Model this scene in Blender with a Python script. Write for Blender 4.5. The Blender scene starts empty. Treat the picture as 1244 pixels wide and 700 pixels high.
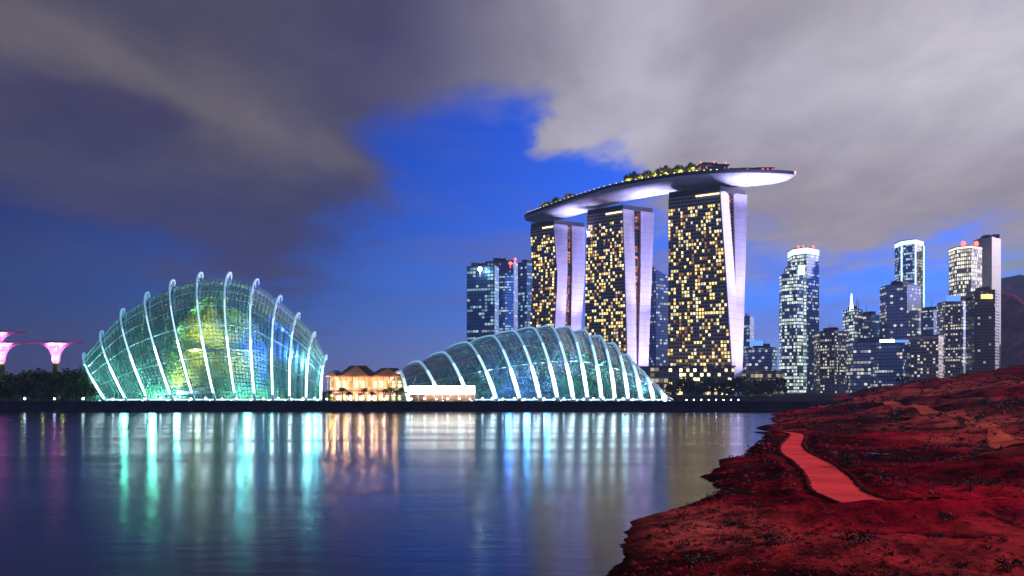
import bpy, math, random
from mathutils import Vector, Matrix, noise
R = math.radians
random.seed(7)
scene = bpy.context.scene
COL = scene.collection
F_PX, HZ, CX, CAMZ = 1164.0, 473.0, 622.0, 10.0

# ---------------------------------------------------------------- camera
cam_d = bpy.data.cameras.new('camera')
cam = bpy.data.objects.new('camera', cam_d); COL.objects.link(cam)
cam.location = (0, 0, CAMZ); cam.rotation_euler = (R(90), 0, 0)
cam_d.sensor_width = 36; cam_d.lens = F_PX/1244*36; cam_d.shift_y = (HZ-350)/1244
cam_d.clip_start = 0.5; cam_d.clip_end = 30000
scene.camera = cam

def P(px, py, D):                      # a point of the place at distance D
    return Vector(((px-CX)/F_PX*D, D, CAMZ-(py-HZ)/F_PX*D))
def PX(px, D): return (px-CX)/F_PX*D
def PZ(py, D): return CAMZ-(py-HZ)/F_PX*D

# ---------------------------------------------------------------- colour management / render
vs = scene.view_settings
vs.view_transform = 'Standard'; vs.look = 'None'; vs.gamma = 1.0; vs.use_curve_mapping = False
vs.exposure = 0.0
scene.render.engine = 'CYCLES'
cy = scene.cycles
cy.use_denoising = True
cy.max_bounces = 8; cy.transparent_max_bounces = 24; cy.glossy_bounces = 4; cy.diffuse_bounces = 2
cy.sample_clamp_indirect = 4.0
cy.caustics_reflective = False; cy.caustics_refractive = False

# ---------------------------------------------------------------- node helpers
class NT:
    def __init__(s, tree): s.t = tree; s.n = tree.nodes; s.l = tree.links
    def new(s, kind, **kw):
        n = s.n.new(kind)
        for k, v in kw.items(): setattr(n, k, v)
        return n
    def put(s, sock, v):
        if isinstance(v, bpy.types.NodeSocket): s.l.new(v, sock)
        elif isinstance(v, (tuple, list)) and sock.type == 'RGBA' and len(v) == 3: sock.default_value = (*v, 1)
        else: sock.default_value = v
    def m(s, op, a, b=None, c=None, clamp=False):
        n = s.new('ShaderNodeMath', operation=op, use_clamp=clamp)
        s.put(n.inputs[0], a)
        if b is not None: s.put(n.inputs[1], b)
        if c is not None: s.put(n.inputs[2], c)
        return n.outputs[0]
    def step(s, x, lo, hi, a=0.0, b=1.0):
        n = s.new('ShaderNodeMapRange', interpolation_type='SMOOTHSTEP')
        s.put(n.inputs['Value'], x); s.put(n.inputs['From Min'], lo); s.put(n.inputs['From Max'], hi)
        s.put(n.inputs['To Min'], a); s.put(n.inputs['To Max'], b)
        return n.outputs['Result']
    def mix(s, f, a, b, mode='MIX'):
        n = s.new('ShaderNodeMix', data_type='RGBA', blend_type=mode)
        s.put(n.inputs[0], f); s.put(n.inputs[6], a); s.put(n.inputs[7], b)
        return n.outputs[2]
    def noise(s, vec, scale, detail=4, rough=0.55, dist=0.0):
        n = s.new('ShaderNodeTexNoise')
        if vec is not None: s.put(n.inputs['Vector'], vec)
        n.inputs['Scale'].default_value = scale; n.inputs['Detail'].default_value = detail
        n.inputs['Roughness'].default_value = rough; n.inputs['Distortion'].default_value = dist
        return n
    def mapping(s, vec, scale=(1, 1, 1), loc=(0, 0, 0), rot=(0, 0, 0)):
        n = s.new('ShaderNodeMapping')
        s.put(n.inputs['Vector'], vec); n.inputs['Scale'].default_value = scale
        n.inputs['Location'].default_value = loc; n.inputs['Rotation'].default_value = rot
        return n.outputs[0]
    def comb(s, x, y, z=0.0):
        n = s.new('ShaderNodeCombineXYZ')
        s.put(n.inputs[0], x); s.put(n.inputs[1], y); s.put(n.inputs[2], z)
        return n.outputs[0]
    def sep(s, v):
        n = s.new('ShaderNodeSeparateXYZ'); s.put(n.inputs[0], v)
        return n.outputs[0], n.outputs[1], n.outputs[2]

# ---------------------------------------------------------------- sun and sky
SUN_ELEV, SUN_AZ = 13.0, 60.0       # azimuth clockwise from +Y (low, ahead and to the right, out of frame)
SUN_DIR = Vector((math.sin(R(SUN_AZ))*math.cos(R(SUN_ELEV)), math.cos(R(SUN_AZ))*math.cos(R(SUN_ELEV)), math.sin(R(SUN_ELEV))))
sun_d = bpy.data.lights.new('sun', 'SUN'); sun_d.energy = 4.2; sun_d.angle = R(0.5); sun_d.color = (1.0, 0.82, 0.80)
sun = bpy.data.objects.new('sun', sun_d); COL.objects.link(sun)
sun.rotation_euler = SUN_DIR.to_track_quat('Z', 'Y').to_euler()
sun.location = (0, 0, 400)

world = bpy.data.worlds.new('World'); scene.world = world; world.use_nodes = True
def build_world():
    t = NT(world.node_tree); t.n.clear()
    out = t.new('ShaderNodeOutputWorld'); bg = t.new('ShaderNodeBackground')
    t.l.new(bg.outputs[0], out.inputs[0])
    sky = t.new('ShaderNodeTexSky', sky_type='NISHITA', sun_disc=False)
    sky.sun_elevation = R(SUN_ELEV); sky.sun_rotation = R(SUN_AZ)
    sky.air_density = 1.0; sky.dust_density = 0.6; sky.ozone_density = 3.0
    tc = t.new('ShaderNodeTexCoord'); d = tc.outputs['Generated']
    x, y, z = t.sep(d)
    az = t.m('MULTIPLY', t.m('ARCTAN2', x, y), 180/math.pi)
    el = t.m('MULTIPLY', t.m('ARCSINE', z), 180/math.pi)
    # cloud-deck coordinates: where the ray meets a level layer overhead
    zz = t.m('MAXIMUM', z, 0.03)
    pl = t.comb(t.m('DIVIDE', x, t.m('ADD', zz, 0.10)), t.m('DIVIDE', y, t.m('ADD', zz, 0.10)))
    n1 = t.noise(t.mapping(pl, (1, 0.55, 1), rot=(0, 0, 0.5)), 1.6, 6, 0.55, 0.3)
    n2 = t.noise(t.mapping(pl, (1, 0.35, 1), (3.1, 7.7, 0), (0, 0, -0.6)), 1.1, 5, 0.5, 0.6)
    n6 = t.noise(t.mapping(pl, (1, 0.6, 1), (9.1, 2.7, 0), (0, 0, 0.3)), 5.5, 6, 0.6, 0.4)
    a6 = t.m('SUBTRACT', n6.outputs[0], 0.5)
    a1 = t.m('SUBTRACT', n1.outputs[0], 0.5); a2 = t.m('SUBTRACT', n2.outputs[0], 0.5)
    azw = t.m('ADD', az, t.m('MULTIPLY', a1, 16.0)); elw = t.m('ADD', el, t.m('MULTIPLY', a2, 9.0))
    def ae(px, py):
        v = P(px, py, 1.0) - Vector((0, 0, CAMZ))
        return math.degrees(math.atan2(v.x, v.y)), math.degrees(math.asin(v.z/v.length))
    def blob(px, py, rx, ry, rot=0.0):
        a, e = ae(px, py); k = 57.3/F_PX
        da = t.m('SUBTRACT', azw, a); de = t.m('SUBTRACT', elw, e)
        c, s_ = math.cos(R(rot)), math.sin(R(rot))
        u = t.m('ADD', t.m('MULTIPLY', da, c/(rx*k)), t.m('MULTIPLY', de, s_/(rx*k)))
        v = t.m('ADD', t.m('MULTIPLY', da, -s_/(ry*k)), t.m('MULTIPLY', de, c/(ry*k)))
        q = t.m('ADD', t.m('MULTIPLY', u, u), t.m('MULTIPLY', v, v))
        return t.m('EXPONENT', t.m('MULTIPLY', q, -0.9))
    def add(lst):
        r = lst[0]
        for q in lst[1:]: r = t.m('ADD', r, q)
        return r
    dens = add([blob(120, 70, 330, 130), blob(380, 20, 240, 120, -8), t.m('MULTIPLY', blob(320, 245, 95, 120), 1.0), t.m('MULTIPLY', blob(200, 210, 190, 60), 0.55),
                t.m('MULTIPLY', blob(70, 180, 130, 70), 0.6), blob(620, -10, 260, 130), blob(1000, 60, 330, 190), blob(1120, 190, 290, 90),
                t.m('MULTIPLY', blob(850, 180, 90, 90), 0.7), t.m('MULTIPLY', blob(705, 140, 60, 26, 35), 1.15)])
    dens = t.m('ADD', dens, t.step(el, 22, 34))
    dens = t.m('SUBTRACT', dens, t.m('MULTIPLY', blob(610, 180, 210, 78, -6), 1.2))
    dens = t.m('SUBTRACT', dens, t.m('MULTIPLY', blob(745, 215, 75, 60), 0.5))
    dens = t.m('SUBTRACT', dens, t.m('MULTIPLY', blob(190, 170, 70, 24, -12), 0.35))
    mask = t.step(t.m('ADD', t.m('ADD', dens, t.m('MULTIPLY', a1, 0.7)), t.m('MULTIPLY', a6, 0.9)), 0.12, 0.92)
    # thin streaks low in the clear air
    n3 = t.noise(t.mapping(t.comb(az, el), (0.05, 0.35, 1), (1.3, 0.4, 0)), 1.0, 5, 0.55, 0.4)
    low = t.m('MULTIPLY', t.m('MULTIPLY', t.step(n3.outputs[0], 0.44, 0.70), t.step(el, 20, 4)), 0.62)
    # clear sky: Nishita, dimmed to dusk and deepened
    side = t.step(az, -34, 20, 0.17, 1.0)
    base = t.mix(1.0, sky.outputs[0], (0.14, 0.50, 2.25), 'MULTIPLY')
    hz = t.step(el, 13, 0)
    base = t.mix(t.m('MULTIPLY', hz, 0.60), base, (1.2, 2.9, 9.0))
    hz2 = t.m('MULTIPLY', t.step(el, 5.5, 0), 0.75)
    base = t.mix(hz2, base, (2.6, 2.8, 6.6))
    base = t.mix(1.0, base, t.comb(side, side, side), 'MULTIPLY')
    base = t.mix(low, base, t.mix(t.step(az, -30, 20), (0.42, 0.46, 1.30), (1.7, 1.75, 4.2)))
    # clouds: mauve-grey on the left, city-lit grey on the right
    tone = t.step(t.m('ADD', az, t.m('MULTIPLY', a2, 10)), -9, 9)
    lo = t.mix(t.step(n1.outputs[0], 0.36, 0.66), (0.48, 0.44, 1.05), (0.92, 0.83, 1.08))
    streak = t.m('ADD', t.m('MULTIPLY', blob(140, 105, 230, 26, -17), 0.8), t.m('MULTIPLY', blob(350, 165, 110, 26, -38), 0.6))
    lo = t.mix(streak, lo, (1.55, 1.32, 1.42))
    lo = t.mix(t.m('MULTIPLY', blob(540, 100, 160, 90), 0.6), lo, (0.95, 0.90, 1.9))
    hi = t.mix(t.step(n2.outputs[0], 0.34, 0.66), (3.5, 3.25, 3.85), (5.3, 5.05, 6.0))
    hi = t.mix(t.m('MULTIPLY', t.step(el, 16, 9), 0.8), hi, (3.0, 2.6, 2.95))
    hi = t.mix(t.m('MULTIPLY', blob(1150, 60, 110, 80), 0.6), hi, (6.6, 6.3, 6.8))
    lo = t.mix(t.m('MULTIPLY', t.step(el, 15.5, 9.5), 0.75), lo, (0.34, 0.38, 1.25))
    cl = t.mix(tone, lo, hi)
    cl = t.mix(1.0, cl, t.mix(t.step(n6.outputs[0], 0.3, 0.7), (0.92, 0.92, 0.94), (1.06, 1.06, 1.05)), 'MULTIPLY')
    colr = t.mix(mask, base, cl)
    # afterglow streak low on the far right
    gl = t.m('MULTIPLY', t.step(az, 26.2, 27.6), t.m('MULTIPLY', t.step(el, 5.5, 7), t.step(el, 9.5, 8)))
    colr = t.mix(t.m('MULTIPLY', gl, t.step(n3.outputs[0], 0.40, 0.6)), colr, (2.6, 3.0, 2.0))
    t.l.new(colr, bg.inputs[0]); bg.inputs[1].default_value = 0.1
build_world()

# ---------------------------------------------------------------- materials
def new_mat(name):
    m = bpy.data.materials.new(name); m.use_nodes = True
    t = NT(m.node_tree); t.n.clear()
    out = t.new('ShaderNodeOutputMaterial')
    return m, t, out
def mat(name, col, rough=0.6, metal=0.0, var=0.15, scale=0.4, emit=None, estr=0.0, bump=0.0, spec=0.5):
    m, t, out = new_mat(name)
    b = t.new('ShaderNodeBsdfPrincipled'); t.l.new(b.outputs[0], out.inputs[0])
    tc = t.new('ShaderNodeTexCoord')
    n = t.noise(tc.outputs['Object'], scale, 4)
    f = t.step(n.outputs[0], 0.3, 0.7)
    c = t.mix(f, tuple(v*(1-var) for v in col), tuple(min(1, v*(1+var)) for v in col))
    t.put(b.inputs['Base Color'], c)
    b.inputs['Roughness'].default_value = rough; b.inputs['Metallic'].default_value = metal; b.inputs['Specular IOR Level'].default_value = spec
    if emit:
        t.put(b.inputs['Emission Color'], emit); b.inputs['Emission Strength'].default_value = estr
    if bump:
        bp = t.new('ShaderNodeBump'); bp.inputs['Strength'].default_value = bump
        t.put(bp.inputs['Height'], t.noise(tc.outputs['Object'], scale*5, 4).outputs[0]); t.l.new(bp.outputs[0], b.inputs['Normal'])
    return m
def glow(name, col, s):
    m, t, out = new_mat(name)
    e = t.new('ShaderNodeEmission'); t.put(e.inputs[0], col); e.inputs[1].default_value = s
    t.l.new(e.outputs[0], out.inputs[0]); return m

def curtain(name, base, lit, lit2, density, strength, cw=3.0, ch=4.0, rows=0.3, frame=(0.10, 0.11, 0.13), fw=0.16, fh=0.22, rough=0.18, metal=0.0):
    """Curtain wall: a grid of panes; lit rooms glow, some office floors are lit through."""
    m, t, out = new_mat(name)
    b = t.new('ShaderNodeBsdfPrincipled'); t.l.new(b.outputs[0], out.inputs[0])
    uv = t.new('ShaderNodeUVMap').outputs[0]
    u, v, _ = t.sep(uv)
    u = t.m('DIVIDE', u, cw); v = t.m('DIVIDE', v, ch)
    fu, fv = t.m('FLOOR', u), t.m('FLOOR', v)
    oi = t.new('ShaderNodeObjectInfo').outputs['Random']
    wn = t.new('ShaderNodeTexWhiteNoise', noise_dimensions='3D'); t.put(wn.inputs['Vector'], t.comb(fu, fv, oi))
    wr = t.new('ShaderNodeTexWhiteNoise', noise_dimensions='3D'); t.put(wr.inputs['Vector'], t.comb(t.m('FLOOR', t.m('DIVIDE', fu, 7)), fv, t.m('ADD', oi, 5)))
    rowlit = t.m('LESS_THAN', wr.outputs[0], rows)
    dn = t.m('ADD', t.m('MULTIPLY', rowlit, 0.6), density*0.6)
    on = t.m('LESS_THAN', wn.outputs[0], dn)
    gu, gv = t.m('FRACT', u), t.m('FRACT', v)
    pane = t.m('MULTIPLY', t.m('MULTIPLY', t.m('GREATER_THAN', gu, fw), t.m('GREATER_THAN', gv, fh)), t.m('LESS_THAN', gv, 1-fh*0.5))
    rc = t.new('ShaderNodeSeparateColor'); t.put(rc.inputs[0], wn.outputs['Color'])
    k = t.m('MULTIPLY', t.m('MULTIPLY', on, pane), t.m('ADD', t.m('MULTIPLY', rc.outputs[1], 1.0), 0.25))
    t.put(b.inputs['Metallic'], t.m('MULTIPLY', pane, metal))
    t.put(b.inputs['Base Color'], t.mix(pane, frame, base))
    t.put(b.inputs['Roughness'], t.m('ADD', t.m('MULTIPLY', pane, rough-0.55), 0.55))
    t.put(b.inputs['Emission Color'], t.mix(rc.outputs[2], lit, lit2))
    t.put(b.inputs['Emission Strength'], t.m('MULTIPLY', k, strength))
    return m

def dome_glass(name, tint, frame_col, cu=2.6, cv=2.6, wd=0.16, refl=1.0, pane_glow=0.075):
    """Clear tinted panes in a steel grid; UV in metres."""
    m, t, out = new_mat(name)
    uv = t.new('ShaderNodeUVMap').outputs[0]
    u, v, _ = t.sep(uv)
    gu, gv = t.m('FRACT', t.m('DIVIDE', u, cu)), t.m('FRACT', t.m('DIVIDE', v, cv))
    pane = t.m('MULTIPLY', t.m('GREATER_THAN', gu, wd), t.m('GREATER_THAN', gv, wd))
    tr = t.new('ShaderNodeBsdfTransparent'); t.put(tr.inputs[0], tint)
    gl = t.new('ShaderNodeBsdfGlossy'); gl.inputs['Roughness'].default_value = 0.04
    fr = t.new('ShaderNodeFresnel'); fr.inputs[0].default_value = 1.45
    mx = t.new('ShaderNodeMixShader'); t.put(mx.inputs[0], t.m('MULTIPLY', fr.outputs[0], refl))
    t.l.new(tr.outputs[0], mx.inputs[1]); t.l.new(gl.outputs[0], mx.inputs[2])
    # translucent share added to make the panes glow from the lamps inside
    tl = t.new('ShaderNodeBsdfTranslucent'); t.put(tl.inputs[0], (0.75, 0.85, 0.80))
    g = t.new('ShaderNodeNewGeometry'); cn = t.noise(g.outputs['Position'], 0.25, 4)
    m3 = t.new('ShaderNodeMixShader'); t.put(m3.inputs[0], t.step(cn.outputs[0], 0.3, 0.7, 0.015, pane_glow))
    t.l.new(mx.outputs[0], m3.inputs[1]); t.l.new(tl.outputs[0], m3.inputs[2]); mx = m3
    df = t.new('ShaderNodeBsdfPrincipled'); t.put(df.inputs['Base Color'], frame_col); df.inputs['Roughness'].default_value = 0.5
    m2 = t.new('ShaderNodeMixShader'); t.put(m2.inputs[0], pane)
    t.l.new(df.outputs[0], m2.inputs[1]); t.l.new(mx.outputs[0], m2.inputs[2])
    t.l.new(m2.outputs[0], out.inputs[0])
    return m

def foliage(name, c1, c2):
    m, t, out = new_mat(name)
    b = t.new('ShaderNodeBsdfPrincipled'); t.l.new(b.outputs[0], out.inputs[0])
    g = t.new('ShaderNodeNewGeometry')
    n = t.noise(g.outputs['Position'], 0.35, 3)
    f = t.m('ADD', t.m('MULTIPLY', t.step(n.outputs[0], 0.35, 0.65), 0.6), t.m('MULTIPLY', g.outputs['Random Per Island'], 0.4))
    t.put(b.inputs['Base Color'], t.mix(f, c1, c2)); b.inputs['Roughness'].default_value = 0.75; b.inputs['Specular IOR Level'].default_value = 0.1
    return m

M = {}
M['leaf'] = foliage('leaf', (0.020, 0.040, 0.012), (0.060, 0.095, 0.025))
M['leaf_bright'] = foliage('leaf_bright', (0.04, 0.08, 0.02), (0.14, 0.17, 0.035))
M['leaf_dry'] = foliage('leaf_dry', (0.016, 0.007, 0.007), (0.045, 0.016, 0.014))
M['bark'] = mat('bark', (0.07, 0.05, 0.035), 0.9, scale=1.5, bump=0.4)
M['steel'] = mat('white_steel', (0.80, 0.82, 0.84), 0.35, 0.0, 0.04, 0.3)
M['steel_grey'] = mat('grey_steel', (0.40, 0.44, 0.45), 0.45, 0.0, 0.08)
M['purlin'] = mat('purlin_steel', (0.42, 0.48, 0.47), 0.45, 0.0, 0.08)
M['dark'] = mat('dark_metal', (0.035, 0.037, 0.045), 0.5, 0.0)
M['concrete'] = mat('concrete', (0.30, 0.29, 0.28), 0.85, bump=0.2)
M['concrete_dark'] = mat('dark_stone', (0.022, 0.022, 0.028), 0.8, scale=0.15, var=0.4, bump=0.3)
M['white_wall'] = mat('white_wall', (0.70, 0.67, 0.80), 0.55, var=0.05, scale=0.05)
def panelled(name, col, seam, sx, sz, wd, rough=0.45):
    m, t, out = new_mat(name); b = t.new('ShaderNodeBsdfPrincipled'); t.l.new(b.outputs[0], out.inputs[0])
    g = t.new('ShaderNodeNewGeometry'); x, y, z = t.sep(g.outputs['Position'])
    k = t.m('LESS_THAN', t.m('FRACT', t.m('DIVIDE', z, sz)), wd/sz)
    if sx: k = t.m('MAXIMUM', k, t.m('LESS_THAN', t.m('FRACT', t.m('DIVIDE', t.m('SUBTRACT', x, t.m('MULTIPLY', y, 0.8)), sx)), wd/sx))
    n = t.noise(t.mapping(g.outputs['Position'], (1, 1, 0.15)), 0.12, 5, 0.65)
    c = t.mix(t.step(n.outputs[0], 0.35, 0.7), tuple(v*0.78 for v in col), col)
    t.put(b.inputs['Base Color'], t.mix(k, c, seam)); b.inputs['Roughness'].default_value = rough
    return m
M['hull'] = panelled('hull_panels', (0.72, 0.72, 0.80), (0.50, 0.50, 0.57), 9.0, 4.0, 0.4)
M['white_wall2'] = panelled('end_wall_panels', (0.72, 0.69, 0.82), (0.46, 0.44, 0.54), 0, 6.9, 0.55)
M['roof'] = mat('roof_dark', (0.06, 0.058, 0.065), 0.7)
M['roof_tile'] = mat('roof_tile', (0.035, 0.022, 0.018), 0.75, scale=1.0)
M['timber'] = mat('timber', (0.34, 0.17, 0.08), 0.6)
M['red_cloth'] = mat('red_cloth', (0.50, 0.03, 0.03), 0.7)
M['cream'] = mat('cream_plaster', (0.52, 0.38, 0.30), 0.7)
M['g_white'] = glow('lamp_white', (0.50, 0.70, 1.0), 30)
M['g_warm'] = glow('lamp_warm', (1.0, 0.74, 0.34), 14)
M['g_strip'] = glow('lamp_strip', (1.0, 0.80, 0.38), 3.2)
M['g_red'] = glow('beacon_red', (1.0, 0.06, 0.05), 8)
M['g_blue'] = glow('sign_blue', (0.08, 0.22, 1.0), 2)
M['g_rib_glow'] = glow('rib_glow', (0.30, 0.62, 1.0), 0.75)  # added rib glow, standing in for light on the steel
M['g_rib_glow_white'] = glow('rib_glow_white', (0.66, 0.90, 1.0), 7.0)
M['g_rib_glow_mid'] = glow('rib_glow_pale', (0.50, 0.80, 1.0), 1.4)
M['g_base_glow'] = glow('added_base_glow', (0.45, 0.88, 1.0), 3.0)  # added glow to brighten the foot of the domes
M['g_beam'] = glow('floodlight_white', (0.70, 0.85, 1.0), 30)
M['g_sign'] = glow('sign_white', (0.85, 0.93, 1.0), 4)
M['g_yellow'] = glow('sign_yellow', (1.0, 0.72, 0.22), 1.8)
M['g_tent'] = glow('tent_fascia', (1.0, 0.97, 0.84), 6.0)
M['g_crown'] = glow('crown_light', (0.50, 0.80, 1.0), 2.2)
M['g_crownw'] = glow('crown_warm', (1.0, 0.93, 0.66), 1.5)
M['win_a'] = glow('room_light_warm', (1.0, 0.66, 0.18), 1.8)
M['win_b'] = glow('room_light_pale', (1.0, 0.80, 0.34), 2.3)
M['win_c'] = glow('room_light_dim', (0.95, 0.56, 0.16), 0.75)

M['win_d'] = glow('room_light_cream', (1.0, 0.90, 0.62), 0.9)
M['win_e'] = glow('room_light_amber', (1.0, 0.46, 0.12), 0.35)

# ---------------------------------------------------------------- mesh helpers
class MB:
    def __init__(s): s.v = []; s.f = []; s.m = []; s.uv = []; s.sm = []
    def face(s, pts, mi=0, uv=None, smooth=False):
        i = len(s.v); s.v.extend(Vector(p) for p in pts); s.f.append(tuple(range(i, i+len(pts))))
        s.m.append(mi); s.uv.append(uv or [(0, 0)]*len(pts)); s.sm.append(smooth)
    def prism(s, poly, z0, z1, mi=0, cap=None, top=None, side_mi=None):
        """poly: CCW (x,y) list; z1 may be a list of per-corner heights; top: another polygon for a taper."""
        n = len(poly); top = top or poly
        zt = z1 if isinstance(z1, (list, tuple)) else [z1]*n
        u = 0.0
        for i in range(n):
            j = (i+1) % n
            a, b = Vector((*poly[i], z0)), Vector((*poly[j], z0))
            c, d = Vector((*top[j], zt[j])), Vector((*top[i], zt[i]))
            L = (b-a).length
            s.face([a, b, c, d], side_mi[i] if side_mi else mi, [(u, z0), (u+L, z0), (u+L, zt[j]), (u, zt[i])])
            u += math.ceil(L/3.0)*3.0 + 21
        cp = mi if cap is None else cap
        s.face([(*top[i], zt[i]) for i in range(n)], cp)
        s.face([(*poly[i], z0) for i in reversed(range(n))], cp)
    def box(s, c, size, rz=0.0, mi=0):
        hx, hy, hz = size[0]/2, size[1]/2, size[2]/2
        cs, sn = math.cos(rz), math.sin(rz)
        poly = [(c[0]+cs*x-sn*y, c[1]+sn*x+cs*y) for x, y in ((-hx, -hy), (hx, -hy), (hx, hy), (-hx, hy))]
        s.prism(poly, c[2]-hz, c[2]+hz, mi)
    def tube(s, pts, r, n=8, mi=0, smooth=True):
        pts = [Vector(p) for p in pts]
        rr = r if isinstance(r, (list, tuple)) else [r]*len(pts)
        rings = []; up = Vector((0, 0, 1)); prev = None
        for i, p in enumerate(pts):
            d = (pts[min(i+1, len(pts)-1)]-pts[max(i-1, 0)]).normalized()
            if prev is None:
                a = up.cross(d)
                if a.length < 1e-3: a = Vector((1, 0, 0)).cross(d)
            else: a = prev - d*prev.dot(d)
            a.normalize(); prev = a; b = d.cross(a)
            rings.append([p+(a*math.cos(2*math.pi*k/n)+b*math.sin(2*math.pi*k/n))*rr[i] for k in range(n)])
        i0 = len(s.v)
        for rg in rings: s.v.extend(rg)
        for i in range(len(rings)-1):
            for k in range(n):
                k2 = (k+1) % n
                s.f.append((i0+i*n+k, i0+i*n+k2, i0+(i+1)*n+k2, i0+(i+1)*n+k)); s.m.append(mi); s.uv.append([(0, 0)]*4); s.sm.append(smooth)
        for rg, rev in ((0, True), (len(rings)-1, False)):
            idx = [i0+rg*n+k for k in range(n)]
            s.f.append(tuple(reversed(idx)) if rev else tuple(idx)); s.m.append(mi); s.uv.append([(0, 0)]*n); s.sm.append(False)
    def lathe(s, prof, n=24, c=(0, 0, 0), mi=0):
        i0 = len(s.v)
        for r, z in prof:
            s.v.extend(Vector((c[0]+r*math.cos(2*math.pi*k/n), c[1]+r*math.sin(2*math.pi*k/n), c[2]+z)) for k in range(n))
        for i in range(len(prof)-1):
            for k in range(n):
                k2 = (k+1) % n
                s.f.append((i0+i*n+k, i0+i*n+k2, i0+(i+1)*n+k2, i0+(i+1)*n+k)); s.m.append(mi)
                s.uv.append([(k, i), (k+1, i), (k+1, i+1), (k, i+1)]); s.sm.append(True)
    def ball(s, c, r, mi=0, n=10, sz=1.0):
        s.lathe([(max(1e-3, r*math.sin(math.pi*i/6)), -r*sz*math.cos(math.pi*i/6)) for i in range(7)], n, c, mi)
    def grid(s, rows, mi=0, uv=None, smooth=True):
        """rows: list of equal-length point lists; uv(i,j) -> metres."""
        i0 = len(s.v); w = len(rows[0])
        for r in rows: s.v.extend(Vector(p) for p in r)
        for i in range(len(rows)-1):
            for j in range(w-1):
                s.f.append((i0+i*w+j, i0+i*w+j+1, i0+(i+1)*w+j+1, i0+(i+1)*w+j)); s.m.append(mi)
                s.uv.append([uv(i, j), uv(i, j+1), uv(i+1, j+1), uv(i+1, j)] if uv else [(0, 0)]*4); s.sm.append(smooth)
    def build(s, name, mats, parent=None, local=False):
        me = bpy.data.meshes.new(name)
        off = Vector((0, 0, 0)) if (local or parent is None) else base_of(parent)
        me.from_pydata([v-off for v in s.v], [], s.f)
        for mm in (mats if isinstance(mats, (list, tuple)) else [mats]): me.materials.append(mm)
        uvl = me.uv_layers.new(name='UVMap')
        flat = [c for fu in s.uv for q in fu for c in q]
        uvl.data.foreach_set('uv', flat)
        me.polygons.foreach_set('material_index', s.m); me.polygons.foreach_set('use_smooth', s.sm)
        me.update()
        o = bpy.data.objects.new(name, me); COL.objects.link(o)
        if parent is not None: o.parent = parent
        return o
def base_of(o):
    v = Vector(o.location)
    while o.parent is not None: o = o.parent; v += o.location
    return v
def tag(o, label, cat, group=None):
    o['label'] = label; o['category'] = cat
    if group: o['group'] = group
    return o
def thing(name, label, cat, loc, group=None):
    o = bpy.data.objects.new(name, None); COL.objects.link(o); o.location = loc
    o.empty_display_size = 0.5
    return tag(o, label, cat, group)
def struct(o): o['kind'] = 'structure'; return o
def stuff(o): o['kind'] = 'stuff'; return o
def copy_tree(o, loc, scale=None, rz=None, label=None, group=None):
    c = o.copy(); COL.objects.link(c); c.location = loc
    if scale is not None: c.scale = scale if isinstance(scale, (tuple, list)) else (scale,)*3
    if rz is not None: c.rotation_euler = (0, 0, rz)
    if label: c['label'] = label
    if group: c['group'] = group
    for ch in list(o.children):
        k = ch.copy(); COL.objects.link(k); k.parent = c
        for g in list(ch.children):
            q = g.copy(); COL.objects.link(q); q.parent = k
    return c
def light(kind, name, loc, power, col, size=0.5, target=None, cone=60, blend=0.6):
    d = bpy.data.lights.new(name, kind); d.energy = power; d.color = col
    d.shadow_soft_size = size
    if kind == 'SPOT': d.spot_size = R(cone); d.spot_blend = blend
    o = bpy.data.objects.new(name, d); COL.objects.link(o); o.location = loc
    if target is not None: o.rotation_euler = (Vector(loc)-Vector(target)).to_track_quat('Z', 'Y').to_euler()
    return o
def sstep(a, b, x):
    t = max(0.0, min(1.0, (x-a)/(b-a))); return t*t*(3-2*t)
def lerp(tab, x):
    if x <= tab[0][0]: return tab[0][1]
    for (a, va), (b, vb) in zip(tab, tab[1:]):
        if x <= b: return va+(vb-va)*(x-a)/(b-a)
    return tab[-1][1]

# ---------------------------------------------------------------- water
def build_water():
    m, t, out = new_mat('water')
    b = t.new('ShaderNodeBsdfPrincipled'); t.l.new(b.outputs[0], out.inputs[0])
    b.inputs['Base Color'].default_value = (0.004, 0.010, 0.035, 1); b.inputs['IOR'].default_value = 1.2; b.inputs['Specular Tint'].default_value = (0.62, 0.78, 1.0, 1)
    g = t.new('ShaderNodeNewGeometry')
    n0 = t.noise(t.mapping(g.outputs['Position'], (0.012, 0.05, 1)), 1.0, 3)
    t.put(b.inputs['Roughness'], t.step(n0.outputs[0], 0.35, 0.65, 0.14, 0.20))
    n1 = t.noise(t.mapping(g.outputs['Position'], (0.30, 1.0, 1)), 0.55, 4, 0.6)
    bp = t.new('ShaderNodeBump'); bp.inputs['Strength'].default_value = 0.05; bp.inputs['Distance'].default_value = 0.5
    t.put(bp.inputs['Height'], n1.outputs[0]); t.l.new(bp.outputs[0], b.inputs['Normal'])
    mb = MB(); mb.face([(-1500, -150, 0), (2400, -150, 0), (2400, 2500, 0), (-1500, 2500, 0)])
    struct(mb.build('water', m))
build_water()

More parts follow.
